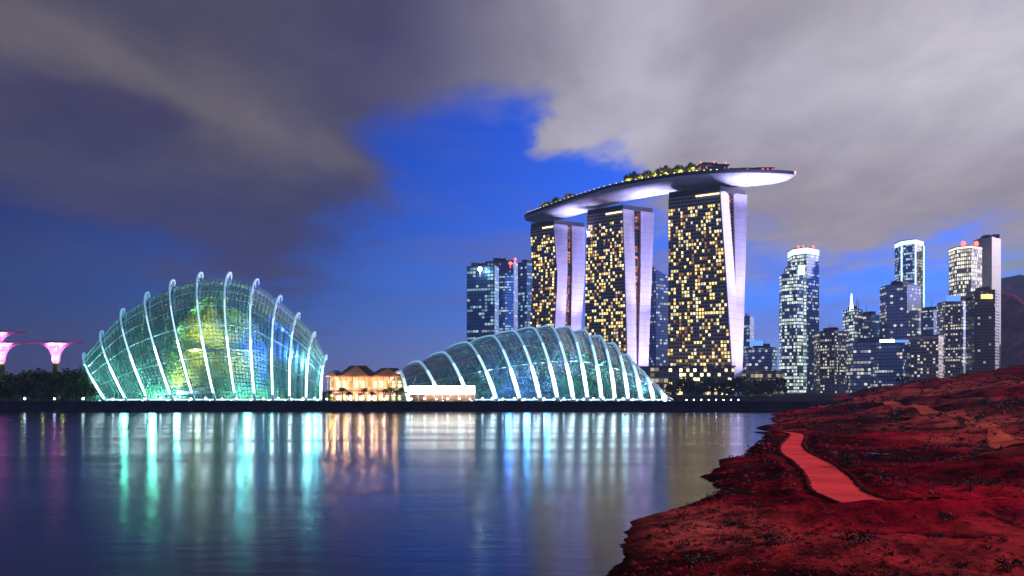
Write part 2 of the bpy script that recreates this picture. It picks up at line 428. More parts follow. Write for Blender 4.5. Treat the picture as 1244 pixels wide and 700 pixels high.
# ---------------------------------------------------------------- far shore: ground and sea wall
SHORE = 432.0; GZ = 4.0
def build_ground():
    m = mat('ground', (0.018, 0.019, 0.018), 0.9, scale=0.03, var=0.4, spec=0.0)
    mb = MB(); mb.face([(-1500, SHORE+1.2, GZ), (150, SHORE+1.2, GZ), (420, 760, GZ), (2400, 900, GZ), (2400, 2500, GZ), (-1500, 2500, GZ)])
    struct(mb.build('ground', m))
    w = MB()
    x0, x1 = -900, 150
    w.prism([(x0, SHORE), (x1, SHORE), (x1, SHORE+1.2), (x0, SHORE+1.2)], -2, GZ+0.15)
    o = w.build('sea_wall', M['concrete_dark'])
    c = MB(); c.box(((x0+x1)/2, SHORE+0.5, GZ+0.36), (x1-x0, 1.6, 0.4)); c.build('coping', M['concrete_dark'], o)
    for k, (a, b) in enumerate(((-560, 40), (40, 150))): pass
    r = MB()
    for zz in (0.55, 0.95): r.box(((x0+x1)/2, SHORE+0.4, GZ+0.56+zz), (x1-x0, 0.06, 0.06))
    r.build('railing', M['dark'], o)
    tag(o, 'long low dark stone sea wall along the far waterfront', 'sea wall')
build_ground()

# ---------------------------------------------------------------- red desert on the right bank
SH = [(20, -9), (45, -2), (66, 5), (92, 13), (134, 25), (204, 47), (300, 78), (431, 118), (520, 150), (700, 215), (1200, 400)]
ROAD0 = [(66, 31.5), (70, 29.6), (74, 28.4), (78, 27.9), (84, 28.4), (91, 30.5), (100, 33.2), (111, 35.8), (124, 38.4), (140, 41.2), (160, 46.5), (180, 53.5), (196, 58.5), (212, 60.0), (232, 58.0), (250, 52)]
ROAD = [(y, sum(lerp(ROAD0, y+q)*k for q, k in ((-8, 1), (-4, 2), (0, 3), (4, 2), (8, 1)))/9) for y in range(62, 252, 2)]
def road_x(Y): return lerp(ROAD, Y)
def hraw(X, Y):
    d = X-lerp(SH, Y)-(0.7+Y*0.010)*noise.fractal(Vector((Y*0.03, X*0.03, 4.4)), 0.8, 2.1, 4)*2
    z = -2.2+2.9*sstep(-7, 9, d)
    lat = sstep(0, 0.42*Y, d)
    rise = max(0.0, Y-210)
    rise = 58*(1-math.exp(-rise/420))
    z += rise*(0.16+0.84*lat)*sstep(0, 60, d)
    far = sstep(760, 1000, Y); z = z*(1-far)+far*(3.0)
    w = sstep(2, 26, d)
    v = Vector((X, Y, 0))
    sc = 0.35+min(Y, 600)/260.0
    z += w*sc*1.35*noise.fractal(v*0.030, 0.9, 2.1, 4) + w*0.36*noise.fractal(v*0.17+Vector((5, 1, 0)), 0.9, 2.0, 4)
    z += sstep(-4, 8, d)*0.17*noise.fractal(v*0.6, 0.9, 2.0, 3)
    # folds of ground in front of the road and on the right
    cr = 69.5+0.10*(X-20)+2.2*noise.noise(Vector((X*0.06, 3.3, 0)))
    z += 1.25*sstep(6, 20, d)*math.exp(-((Y-cr)/(5.0 if Y < cr else 2.6))**2)
    cr = 55+0.05*(X-20)+2.5*noise.noise(Vector((X*0.07, 9.3, 0)))
    z += 1.0*sstep(8, 18, d)*math.exp(-((Y-cr)/3.4)**2)
    cr = 112+0.35*(X-60)
    z += 3.2*sstep(44, 66, X)*math.exp(-((Y-cr)/16.0)**2)
    cr = 185+0.1*X
    z += 4.0*sstep(85, 130, X)*math.exp(-((Y-cr)/26.0)**2)
    return z
ROADZ = []
def hgt(X, Y):
    z = hraw(X, Y)
    if 74 < Y < 256:
        rx = road_x(Y); k = math.exp(-(((X-rx)/4.2)**4)) * sstep(74, 78, Y)*(1-sstep(236, 256, Y))
        if k > 0.01:
            zr = lerp(ROADZ, Y)
            z = z*(1-k)+zr*k
        e = abs(X-rx); z += 0.45*math.exp(-((e-4.6)/0.9)**2)*sstep(74, 80, Y)*(1-sstep(180, 230, Y))
    return z
_zz = [(y, hraw(road_x(y), y)) for y in range(74, 258)]
for _y in range(74, 258, 3):
    _w = [(math.exp(-((y-_y)/11.0)**2), z) for y, z in _zz]
    ROADZ.append((_y, sum(a*b for a, b in _w)/sum(a for a, b in _w)))
ROADZ = [(y, sum(lerp(ROADZ, y+q) for q in (-3, -2, -1, 0, 1, 2, 3))/7) for y in range(74, 258)]
def build_desert():
    m, t, out = new_mat('desert_soil')
    b = t.new('ShaderNodeBsdfPrincipled'); t.l.new(b.outputs[0], out.inputs[0])
    g = t.new('ShaderNodeNewGeometry'); p = g.outputs['Position']
    n1 = t.noise(p, 0.035, 5, 0.6); n2 = t.noise(p, 0.25, 6, 0.65); n3 = t.noise(t.mapping(p, loc=(40, 11, 3)), 1.5, 5, 0.7); n4 = t.noise(t.mapping(p, loc=(9, 51, 3)), 0.012, 3)
    c = t.mix(t.step(n1.outputs[0], 0.36, 0.62), (0.070, 0.002, 0.005), (0.44, 0.007, 0.022))
    c = t.mix(t.m('MULTIPLY', t.step(n2.outputs[0], 0.50, 0.64), 0.7), c, (0.56, 0.014, 0.024))
    c = t.mix(t.m('MULTIPLY', t.step(n4.outputs[0], 0.48, 0.60), 0.65), c, (0.68, 0.12, 0.085))
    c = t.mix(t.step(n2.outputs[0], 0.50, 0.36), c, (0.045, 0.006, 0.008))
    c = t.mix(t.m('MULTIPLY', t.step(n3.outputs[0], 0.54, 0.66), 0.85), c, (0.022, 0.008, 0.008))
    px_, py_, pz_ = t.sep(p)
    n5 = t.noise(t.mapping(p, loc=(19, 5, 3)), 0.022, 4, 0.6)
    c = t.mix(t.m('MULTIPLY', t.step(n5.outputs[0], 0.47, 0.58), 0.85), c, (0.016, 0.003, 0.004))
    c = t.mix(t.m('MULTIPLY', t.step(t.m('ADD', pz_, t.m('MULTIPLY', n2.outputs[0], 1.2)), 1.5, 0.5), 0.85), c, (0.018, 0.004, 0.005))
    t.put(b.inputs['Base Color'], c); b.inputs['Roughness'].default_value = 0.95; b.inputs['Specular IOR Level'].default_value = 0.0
    bp = t.new('ShaderNodeBump'); bp.inputs['Strength'].default_value = 0.9; bp.inputs['Distance'].default_value = 0.35
    t.put(bp.inputs['Height'], t.m('ADD', n3.outputs[0], t.m('MULTIPLY', n2.outputs[0], 1.4))); t.l.new(bp.outputs[0], b.inputs['Normal'])
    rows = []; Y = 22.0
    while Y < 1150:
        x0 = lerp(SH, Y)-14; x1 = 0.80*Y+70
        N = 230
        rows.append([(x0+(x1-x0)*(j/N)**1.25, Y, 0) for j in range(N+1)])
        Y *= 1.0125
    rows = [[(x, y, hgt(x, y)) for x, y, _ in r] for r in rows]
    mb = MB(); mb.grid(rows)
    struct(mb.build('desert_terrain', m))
    # dirt road
    rm = mat('road_dirt', (0.95, 0.065, 0.065), 0.9, scale=0.12, var=0.22, bump=0.06, spec=0.0)
    rr = []; Y = 69.0; L = []
    while Y < 214:
        rx = road_x(Y); dx = (road_x(Y+1.5)-road_x(Y-1.5))/3.0
        nx = Vector((1, -dx)).normalized()
        w = 2.2*(1-0.35*sstep(110, 200, Y))*(0.25+0.75*sstep(68, 77, Y))
        line = []
        for q in range(9):
            o = (q/8*2-1)*w; xx, yy = rx+nx.x*o, Y+nx.y*o
            line.append((xx, yy, hgt(xx, yy)+0.05))
        rr.append(line); Y += 1.0
    bank = mat('bank_soil', (0.075, 0.010, 0.010), 0.95, scale=0.8, var=0.5, bump=0.8, spec=0.0)
    for sd in (-1, 1):
        g = []
        for i, line in enumerate(rr):
            e = Vector(line[0 if sd < 0 else -1]); q = Vector(line[1 if sd < 0 else -2]); d = (e-q); d.z = 0; d.normalize()
            j = lambda k: noise.noise(Vector((e.x*0.9, e.y*0.9, k+sd*5)))
            wd = 0.45+0.35*j(0.3); hh = 0.17+0.22*j(4.1)
            pr = [(-0.25+0.25*j(7.7), -0.03), (0.05+0.2*j(2.2), hh*0.8), (wd*0.5, hh), (wd*0.9, hh*0.5), (wd*1.4, -0.25)]
            g.append([e+d*a+Vector((0, 0, b_)) for a, b_ in pr])
        mb = MB(); mb.grid(g); struct(mb.build('road_bank', bank))
    # smooth heights along the run
    mb = MB(); mb.grid(rr); struct(mb.build('road', rm))
build_desert()

# far mountains at the right edge
def build_mountains():
    def mtn(name, pts, D, depth, mt, label):
        # ridge profile in (px, py) at distance D, eroded faces front and back
        rows = []; K = 26
        xs = [pts[0][0]+(pts[-1][0]-pts[0][0])*i/70 for i in range(71)]
        for k in range(K+1):
            f = k/K*2-1
            row = []
            for px in xs:
                X = PX(px, D); H = max(0.0, PZ(lerp(pts, px), D)-GZ)
                prof = (1-abs(f))**1.15
                y = D+f*depth
                nz = noise.fractal(Vector((X*0.006, y*0.006, 1.7)), 0.9, 2.0, 5)
                row.append((X, y, GZ-3+H*prof*(1+0.35*nz*(1-prof)) + 0.14*H*(nz+0.5*noise.fractal(Vector((X*0.03, y*0.012, 4.7)), 0.9, 2.0, 3))*min(1, prof*4)*(1-0.6*prof)))
            rows.append(row)
        mb = MB(); mb.grid(rows); struct(mb.build(name, mt))
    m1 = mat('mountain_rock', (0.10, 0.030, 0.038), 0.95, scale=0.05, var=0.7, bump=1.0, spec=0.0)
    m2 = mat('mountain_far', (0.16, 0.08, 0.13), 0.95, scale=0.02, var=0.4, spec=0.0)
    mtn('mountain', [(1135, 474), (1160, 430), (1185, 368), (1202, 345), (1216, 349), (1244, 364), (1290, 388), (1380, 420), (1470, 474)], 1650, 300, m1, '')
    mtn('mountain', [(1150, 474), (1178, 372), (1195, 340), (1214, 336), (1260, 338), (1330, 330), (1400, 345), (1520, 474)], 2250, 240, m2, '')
build_mountains()

# ---------------------------------------------------------------- vegetation builders
def leaf_clump(mb, c, r, n, size, rnd, flat=0.8):
    for _ in range(n):
        d = Vector((rnd.gauss(0, 1), rnd.gauss(0, 1), rnd.gauss(0, 1)*flat)).normalized()*r*(rnd.random()**0.45)
        p = c+d
        a = Vector((rnd.gauss(0, 1), rnd.gauss(0, 1), rnd.gauss(0, 0.7))).normalized()
        b = a.cross(Vector((rnd.gauss(0, 1), rnd.gauss(0, 1), rnd.gauss(0, 1)))).normalized()
        s = size*rnd.uniform(0.6, 1.3)
        mb.face([p-a*s, p-b*s*0.55, p+a*s, p+b*s*0.55])
def make_tree(name, label, cat, h, w, seed, leafm, group=None, clumps=16, per=34, leaf=0.55):
    rnd = random.Random(seed)
    t = thing(name, label, cat, (0, 0, 0), group)
    tr = MB(); th = h*0.45
    bend = [Vector((rnd.uniform(-.03, .03)*h*k/4, rnd.uniform(-.03, .03)*h*k/4, th*k/4)) for k in range(5)]
    tr.tube(bend, [h*0.030, h*0.025, h*0.021, h*0.018, h*0.014], 7)
    cr = MB()
    for k in range(clumps):
        a = k*2.4+rnd.uniform(-.4, .4); q = rnd.random()
        rr = w/2*(0.25+0.75*math.sqrt(rnd.random()))*(1-0.45*q)
        c = Vector((math.cos(a)*rr*0.8, math.sin(a)*rr*0.8, h*(0.20+0.72*q)))
        if k < 7: tr.tube([bend[3], (bend[4]+c)/2+Vector((0, 0, -h*0.03)), c], [h*0.012, h*0.008, h*0.003], 5)
        leaf_clump(cr, c, w*rnd.uniform(0.15, 0.24), per, leaf*h/10, rnd)
    tr.build('trunk', M['bark'], t, local=True); cr.build('crown', leafm, t, local=True)
    return t
def make_palm(name, label, h, seed, leafm, group=None):
    rnd = random.Random(seed)
    t = thing(name, label, 'palm tree', (0, 0, 0), group)
    tr = MB(); top = Vector((rnd.uniform(-.05, .05)*h, 0, h*0.80))
    tr.tube([(0, 0, 0), top*0.5+Vector((0.02*h, 0, 0)), top], [h*0.025, h*0.018, h*0.015], 7)
    tr.build('trunk', M['bark'], t, local=True)
    cr = MB()
    for k in range(16):
        a = k*2.399; el = rnd.uniform(-.1, 1.0); L = h*rnd.uniform(.26, .36)
        pts = [top+Vector((math.cos(a)*L*s*math.cos(el), math.sin(a)*L*s*math.cos(el), L*(s*math.sin(el)-0.75*s*s))) for s in (0, .25, .5, .75, 1)]
        side = Vector((-math.sin(a), math.cos(a), 0))
        for p0, p1, w0, w1 in zip(pts, pts[1:], (.02, .055, .06, .04), (.055, .06, .04, .004)):
            dn = Vector((0, 0, -0.03*h))
            cr.face([p0, p1, p1+side*w1*h+dn, p0+side*w0*h+dn]); cr.face([p1, p0, p0-side*w0*h+dn, p1-side*w1*h+dn])
    cr.build('crown', leafm, t, local=True)
    return t
def make_shrub(name, label, h, seed, leafm, group=None, n=170):
    rnd = random.Random(seed)
    t = thing(name, label, 'shrub', (0, 0, 0), group)
    st = MB(); cr = MB()
    for k in range(5):
        a = k*1.3+rnd.random(); c = Vector((math.cos(a)*h*0.42, math.sin(a)*h*0.42, h*rnd.uniform(.42, .75)))
        st.tube([(0, 0, -0.1*h), c*0.6, c], [h*.035, h*.025, h*.01], 5)
        leaf_clump(cr, c, h*0.36, n//5, h*0.085, rnd, 0.75)
    st.build('stem', M['bark'], t, local=True); cr.build('foliage', leafm, t, local=True)
    return t

# ---------------------------------------------------------------- glass domes
def arch(xF, DF, xT, zT, DT, xB, DB, a, n=22, z0=GZ):
    pts = []
    for i in range(n+1):
        th = math.pi/2*i/n; s, c = math.sin(th), math.cos(th)
        pts.append(Vector((xF+(xT-xF)*(a*s+(1-a)*(1-c)), DF+(DT-DF)*(1-c), z0+(zT-z0)*s)))
    for i in range(1, n+1):
        th = math.pi/2*i/n; s, c = math.sin(th), math.cos(th)
        pts.append(Vector((xT+(xB-xT)*s, DT+(DB-DT)*s, z0+(zT-z0)*c)))
    return pts
def catmull(p0, p1, p2, p3, t):
    return 0.5*((2*p1)+(p2-p0)*t+(2*p0-5*p1+4*p2-p3)*t*t+(3*p1-p0-3*p2+p3)*t**3)
FLOOD = None
def floodlight(loc, target, group, label, power, col, cone, high=11):
    global FLOOD
    if FLOOD is None:
        FLOOD = thing('floodlight', label, 'floodlight', loc, group)
        b = MB(); b.box((0, 0, 0.22), (0.5, 0.4, 0.12)); b.tube([(-0.25, 0, 0.15), (-0.25, 0, 0.55)], 0.05, 6); b.tube([(0.25, 0, 0.15), (0.25, 0, 0.55)], 0.05, 6)
        b.build('bracket', M['dark'], FLOOD, local=True)
        h = MB(); h.box((0, 0, 0.62), (0.7, 0.5, 0.4)); h.build('housing', M['dark'], FLOOD, local=True)
        l = MB(); l.box((0, 0, 0.84), (0.6, 0.4, 0.03)); l.build('lens', M['g_beam'], FLOOD, local=True)
    else:
        copy_tree(FLOOD, loc, label=label, group=group)
    p = Vector(loc)+Vector((0, 0, 1.1))
    light('SPOT', 'flood_beam', p, power, col, 0.35, target[0], cone, 0.5)
    light('SPOT', 'flood_beam', p, power*high, col, 0.35, target[1], 9, 0.8)

def make_dome(root, ribs, DF, DT, DB, a_front, hook, inset, rib_r, glassm, ribm, purlins, flood, extra_end=None):
    """ribs: (front px, crest px, crest py) from one end to the other."""
    arcs, shells = [], []
    for (fp, tp, ty, dscale) in ribs:
        dt, db = DF+(DT-DF)*dscale, DF+(DB-DF)*dscale
        xT, zT = PX(tp, dt), PZ(ty, dt)
        xB = PX(tp, dt)+hook*dscale
        xF = PX(fp, DF)
        arcs.append(arch(xF, DF, xT, zT, dt, xB, db, a_front))
        shells.append(arch(xF+(xT-xF)*0.03, DF+1.6, xT, zT-inset*(0.4+0.6*dscale), dt, xB, db-1.6, a_front))
    for arc, sh in zip(arcs, shells):
        n = len(arc)
        rb = MB(); rb.tube(arc, [rib_r*(1.0-0.35*math.sin(math.pi*i/(n-1))) for i in range(n)], 8); rib = rb.build('rib', ribm, root)
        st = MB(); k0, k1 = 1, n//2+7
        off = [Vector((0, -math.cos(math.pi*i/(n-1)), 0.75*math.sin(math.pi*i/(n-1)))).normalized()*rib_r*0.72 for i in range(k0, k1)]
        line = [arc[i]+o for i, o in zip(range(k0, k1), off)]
        for seg, mm, wd in ((line[:7], M['g_rib_glow_white'], 0.62), (line[6:12], M['g_rib_glow_mid'], 0.55), (line[11:], M['g_rib_glow'], 0.46)):
            st = MB(); st.tube(seg, rib_r*wd, 6); st.build('added_rib_glow', mm, rib)  # glowing tubes added on the rib front so the rib looks lit
        for i in (4, 7, 10, 13, 16, 19, 22):          # stand-off struts between rib and shell
            s_ = MB(); s_.tube([arc[i], arc[i]*0.72+sh[i]*0.28, arc[i]*0.45+sh[i]*0.55, sh[i]], [0.3, 0.5, 0.42, 0.12], 6); s_.build('strut', ribm, rib)
    # shell skin
    sub = 6; rows = []; n = len(shells)
    for i in range(n-1):
        p = [shells[max(0, min(n-1, k))] for k in (i-1, i, i+1, i+2)]
        for q in range(sub):
            rows.append([catmull(p[0][j], p[1][j], p[2][j], p[3][j], q/sub) for j in range(len(p[0]))])
    rows.append(shells[-1])
    # UV in metres: around the arch and along the dome
    vlen = []
    mid = rows[len(rows)//2]; acc = [0.0]
    for a, b in zip(mid, mid[1:]): acc.append(acc[-1]+(b-a).length)
    ul = [0.0]
    cj = len(mid)//4
    for r0, r1 in zip(rows, rows[1:]): ul.append(ul[-1]+(r1[cj]-r0[cj]).length)
    mb = MB(); mb.grid(rows, uv=lambda i, j: (ul[i], acc[j])); mb.build('shell', glassm, root)
    # glazed ends
    for k in (0, -1):
        arc = shells[k]; c = Vector((arc[0]+arc[-1])/2); e = MB()
        for a, b in zip(arc, arc[1:]):
            e.face([c, a, b], 0, [(c.y, c.z), (a.y, a.z), (b.y, b.z)])
        e.build('end_wall', glassm, root)
    # purlins tying the ribs
    for f in purlins:
        pl = MB(); j = f
        pl.tube([r[j] for r in rows], 0.20, 5); pl.build('purlin', M['purlin'], root)
    # plinth
    pb = MB(); front = [r[0] for r in rows]
    for a, b in zip(front, front[1:]):
        pb.prism([(a.x, a.y-1.0), (b.x, b.y-1.0), (b.x, b.y+0.4), (a.x, a.y+0.4)], GZ, GZ+0.9)
    pb.build('plinth', M['concrete_dark'], root)
    pb = MB()
    for a, b in zip(front, front[1:]):
        pb.prism([(a.x, a.y-0.75), (b.x, b.y-0.75), (b.x, b.y-0.35), (a.x, a.y-0.35)], GZ+0.91, GZ+1.5)
    pb.build('added_base_glow', M['g_base_glow'], root)  # glowing strip added on the plinth to brighten the dome base
    return arcs, shells, rows

# --- tall dome on the left
G_TALL = dome_glass('tall_dome_glass', (0.50, 0.68, 0.56), (0.065, 0.13, 0.10), 1.9, 1.9, 0.15, 0.30)
tall = thing('glass_dome', 'tall rounded glass dome with outward leaning white ribs, left of the market hall', 'glasshouse', (PX(255, 470), 470, GZ))
TALL = [(130, 103, 430, .45), (155, 125, 403, .6), (181, 151, 376, .75), (211, 181, 356, .87), (237, 212, 341, .95), (262, 246, 332, 1), (287, 281, 332, 1),
        (310, 314, 340, .97), (332, 342, 360, .88), (352, 364, 381, .76), (372, 383, 404, .6), (390, 397, 432, .45)]
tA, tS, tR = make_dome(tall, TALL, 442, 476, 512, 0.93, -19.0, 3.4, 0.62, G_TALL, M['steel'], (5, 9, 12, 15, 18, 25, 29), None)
for k, arc in enumerate(tA):
    b = arc[0]
    floodlight((b.x, b.y-8.0, GZ), (arc[6], arc[11]), 'floodlights at the feet of the dome ribs', 'small box floodlight shining up a dome rib from the promenade', 200000, (0.34, 0.68, 1.0), 20, 5)
# the planted mountain inside
def inner_mound(name, label, cx, cy, rx, ry, h, seed, leafm, nleaf, leaf, rockm):
    t = thing(name, label, 'planted mound', (cx, cy, GZ))
    rows = []
    def surf(u, v):
        a = u*2*math.pi; r = math.cos(v*math.pi/2)**0.7; zz = math.sin(v*math.pi/2)
        k = 1+0.22*noise.noise(Vector((math.cos(a)*1.7, math.sin(a)*1.7, zz*2.2+seed)))
        return Vector((cx+rx*r*k*math.cos(a), cy+ry*r*k*math.sin(a), GZ+h*zz*k))
    for i in range(15): rows.append([surf(j/28, i/14*0.985) for j in range(29)])
    b = MB(); b.grid(rows); b.build('rock', rockm, t)
    rnd = random.Random(seed); f = MB()
    for _ in range(nleaf):
        p = surf(rnd.random(), rnd.random()**1.2*0.97)
        leaf_clump(f, p, leaf*1.6, 5, leaf, rnd)
    f.build('foliage', leafm, t)
    return t
mound = inner_mound('planted_mountain', 'steep green planted mountain inside the tall glass dome', PX(262, 482), 482, 27, 18, 47, 3.3, M['leaf_bright'], 900, 0.75, mat('mossy_rock', (0.05, 0.06, 0.035), 0.9, scale=0.3, var=0.5))
w = MB()
for k in range(40):
    a0, a1 = math.pi*(1.05+0.9*k/40), math.pi*(1.05+0.9*(k+1)/40)
    ang = lambda a, r: (PX(262, 482)+r*math.cos(a), 480+r*0.78*math.sin(a))
    p = [ang(a0, 25.5), ang(a1, 25.5), ang(a1, 23.6), ang(a0, 23.6)]
    w.prism(p, GZ+24.0, GZ+24.5); w.prism([ang(a0, 25.5), ang(a1, 25.5), ang(a1, 25.35), ang(a0, 25.35)], GZ+24.5, GZ+25.5)
w.build('walkway', M['dark'], mound)
w = MB()
wp = P(240, 480, 452)
w.prism([(wp.x-9, 450), (wp.x+8, 450), (wp.x+8, 456), (wp.x-9, 456)], GZ+3.6, GZ+4.2); w.prism([(wp.x-9, 450), (wp.x+8, 450), (wp.x+8, 450.3), (wp.x-9, 450.3)], GZ+4.2, GZ+5.3)
for q in range(5): w.tube([(wp.x-8+q*4, 451, GZ), (wp.x-8+q*4, 451, GZ+3.6)], 0.18, 6)
k = w.build('entrance_balcony', M['white_wall']); tag(k, 'brightly lit white balcony deck at the foot of the tall dome interior', 'balcony')
TEAL, GREEN, YEL, BLUE, CYAN = (0.20, 0.95, 0.80), (0.35, 1.0, 0.45), (1.0, 0.85, 0.18), (0.03, 0.08, 1.0), (0.25, 0.70, 1.0)
for px, py, D, pw, col in ((150, 474, 455, 50000, TEAL), (185, 470, 452, 50000, TEAL), (215, 478, 449, 26000, CYAN), (240, 470, 451, 5000, (0.9, 1, 1)), (300, 474, 450, 34000, TEAL), (330, 474, 452, 34000, TEAL),
                           (170, 440, 466, 26000, GREEN), (195, 400, 470, 30000, GREEN), (232, 428, 457, 30000, YEL), (255, 410, 458, 20000, YEL), (285, 396, 459, 16000, YEL), (236, 400, 460, 16000, YEL), (262, 372, 464, 8000, (.8, 1, .3)), (205, 460, 458, 30000, YEL), (298, 440, 457, 30000, YEL), (292, 415, 458, 16000, CYAN), (230, 365, 470, 24000, GREEN), (300, 370, 468, 18000, GREEN), (320, 430, 464, 12000, GREEN),
                           (345, 420, 468, 80000, BLUE), (360, 440, 463, 70000, BLUE), (374, 465, 458, 40000, CYAN), (384, 470, 455, 16000, CYAN), (340, 385, 462, 30000, BLUE), (352, 400, 458, 24000, BLUE), (358, 432, 450, 22000, BLUE), (372, 440, 450, 16000, CYAN)):
    p = P(px, py, D); c = PX(262, 484)
    if col in (YEL, GREEN, BLUE) or D > 463: light('SPOT', 'dome_lamp', p, pw*(5.0 if col == BLUE else 3.0 if col == YEL else 2.0), col, 0.6, (p.x+(c-p.x)*0.6, 486, p.z+(6 if D < 465 else -4)), 115, 0.9)
    else: light('POINT', 'dome_lamp', p, pw*0.75, col, 1.5)

# pale sunshade sails hung inside the glass, lit by the dome's lamps
SH_M = mat('shade_cloth', (0.50, 0.56, 0.58), 0.8, var=0.3, scale=0.8)
def shades(root, rows, i0, i1, step, wdt, j1, inn, cx, cyy):
    i = i0
    while i+wdt < i1:
        g = []
        for k in range(wdt+1):
            g.append([p+Vector(((cx-p.x), (cyy-p.y), 0)).normalized()*inn for p in rows[i+k][0:j1+1]])
        b = MB(); b.grid(g); b.build('sunshade', SH_M, root)
        i += step
shades(tall, tR, 49, 66, 2, 1, 15, 7.0, PX(262, 482), 482)
inner_mound('planted_terrace', 'low leafy planting around the foot of the mountain inside the tall dome', PX(262, 480), 480, 42, 25, 9, 5.5, M['leaf_bright'], 900, 0.7, mat('pale_soil', (0.20, 0.22, 0.16), 0.9, scale=0.4, var=0.4))
# --- long low dome
G_LOW = dome_glass('long_dome_glass', (0.46, 0.62, 0.56), (0.075, 0.13, 0.12), 2.1, 2.1, 0.14, 0.5, 0.11)
low = thing('glass_dome', 'long low glass dome with swept white arches, in front of the three towers', 'glasshouse', (PX(650, 470), 470, GZ))
LOW = [(497, 487, 453, .30), (537, 508, 441, .45), (571, 538, 430, .62), (604, 566, 418, .78), (632, 597, 410, .9), (657, 622, 404, .97), (678, 645, 400, 1), (697, 667, 398, 1),
       (714, 689, 399, 1), (731, 709, 403, .96), (747, 727, 410, .9), (763, 744, 419, .8), (779, 760, 433, .65), (794, 778, 452, .45), (808, 798, 472, .25)]
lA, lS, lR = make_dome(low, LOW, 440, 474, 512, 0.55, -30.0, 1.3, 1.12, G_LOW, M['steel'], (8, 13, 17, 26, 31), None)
sw = MB(); sw.tube([lA[-3][18], lA[-2][16], lA[-1][14], P(806, 481, 440), P(817, 487, 440)], [0.6, 0.8, 0.95, 1.0, 0.8], 8); sw.build('rib', M['steel'], low)
for k, arc in enumerate(lA):
    b = arc[0]
    floodlight((b.x+1.0, b.y-6.5, GZ), (arc[5], arc[9]), 'floodlights at the feet of the dome ribs', 'small box floodlight shining up a dome rib from the promenade', 260000, (0.40, 0.74, 1.0), 22, 3)
inner_mound('planted_bank', 'dark planted bank filling the long low glass dome', PX(655, 486), 486, 46, 14, 13, 8.1, M['leaf'], 900, 0.8, mat('dark_soil', (0.05, 0.06, 0.04), 0.9))
for px, py, D, pw, col in ((560, 462, 462, 6000, TEAL), (590, 455, 462, 7000, TEAL), (618, 474, 452, 26000, (0.08, 0.22, 1.0)), (640, 476, 450, 26000, (0.12, 0.35, 1.0)), (665, 474, 452, 18000, (0.15, 0.40, 1.0)),
                           (690, 450, 466, 8000, TEAL), (730, 455, 464, 8000, TEAL), (760, 470, 456, 7000, CYAN), (650, 425, 472, 6000, TEAL), (700, 425, 474, 6000, TEAL), (610, 435, 470, 5000, TEAL)):
    p = P(px, py, D)
    if D > 460: light('SPOT', 'dome_lamp', p, pw*4.0, col, 0.6, (p.x, 490, p.z-3), 130, 0.9)
    else: light('POINT', 'dome_lamp', p, pw*1.0, col, 1.5)

# ---------------------------------------------------------------- pavilion tent and market hall
def build_tent():
    t = thing('event_pavilion', 'long white lit event pavilion at the left foot of the low dome', 'pavilion', (PX(536, 434), 436, GZ))
    x0, x1 = PX(497, 434), PX(577, 434); zt, zb = PZ(469, 434), PZ(479, 434)
    b = MB(); b.prism([(x0, 433.6), (x1, 433.6), (x1, 433.9), (x0, 433.9)], zb, zt); b.build('fascia', M['g_tent'], t)
    b = MB(); b.prism([(x0, 433.95), (x1, 433.95), (x1, 438.4), (x0, 438.4)], zt-0.4, zt+0.1); b.build('roof', M['white_wall'], t)
    b = MB(); b.prism([(x0, 438.45), (x1, 438.45), (x1, 438.7), (x0, 438.7)], GZ, zt-0.4); b.build('back_wall', M['timber'], t)
    for q in range(9):
        x = x0+0.3+(x1-x0-0.6)*q/8
        p = MB(); p.tube([(x, 434.4, GZ), (x, 434.4, zb)], 0.14, 8); p.build('post', M['steel'], t)
    b = MB()
    for q in range(8):
        x = x0+(x1-x0)*(q+0.5)/8; b.box((x, 436.4, zt-0.52), (1.6, 1.0, 0.12))
    b.build('ceiling_lamp', M['g_tent'], t)
    for q in range(4):
        light('POINT', 'pavilion_lamp', (x0+(x1-x0)*(q+0.5)/4, 436.2, zb+0.6), 260, (1, 0.95, 0.8), 0.4)
build_tent()
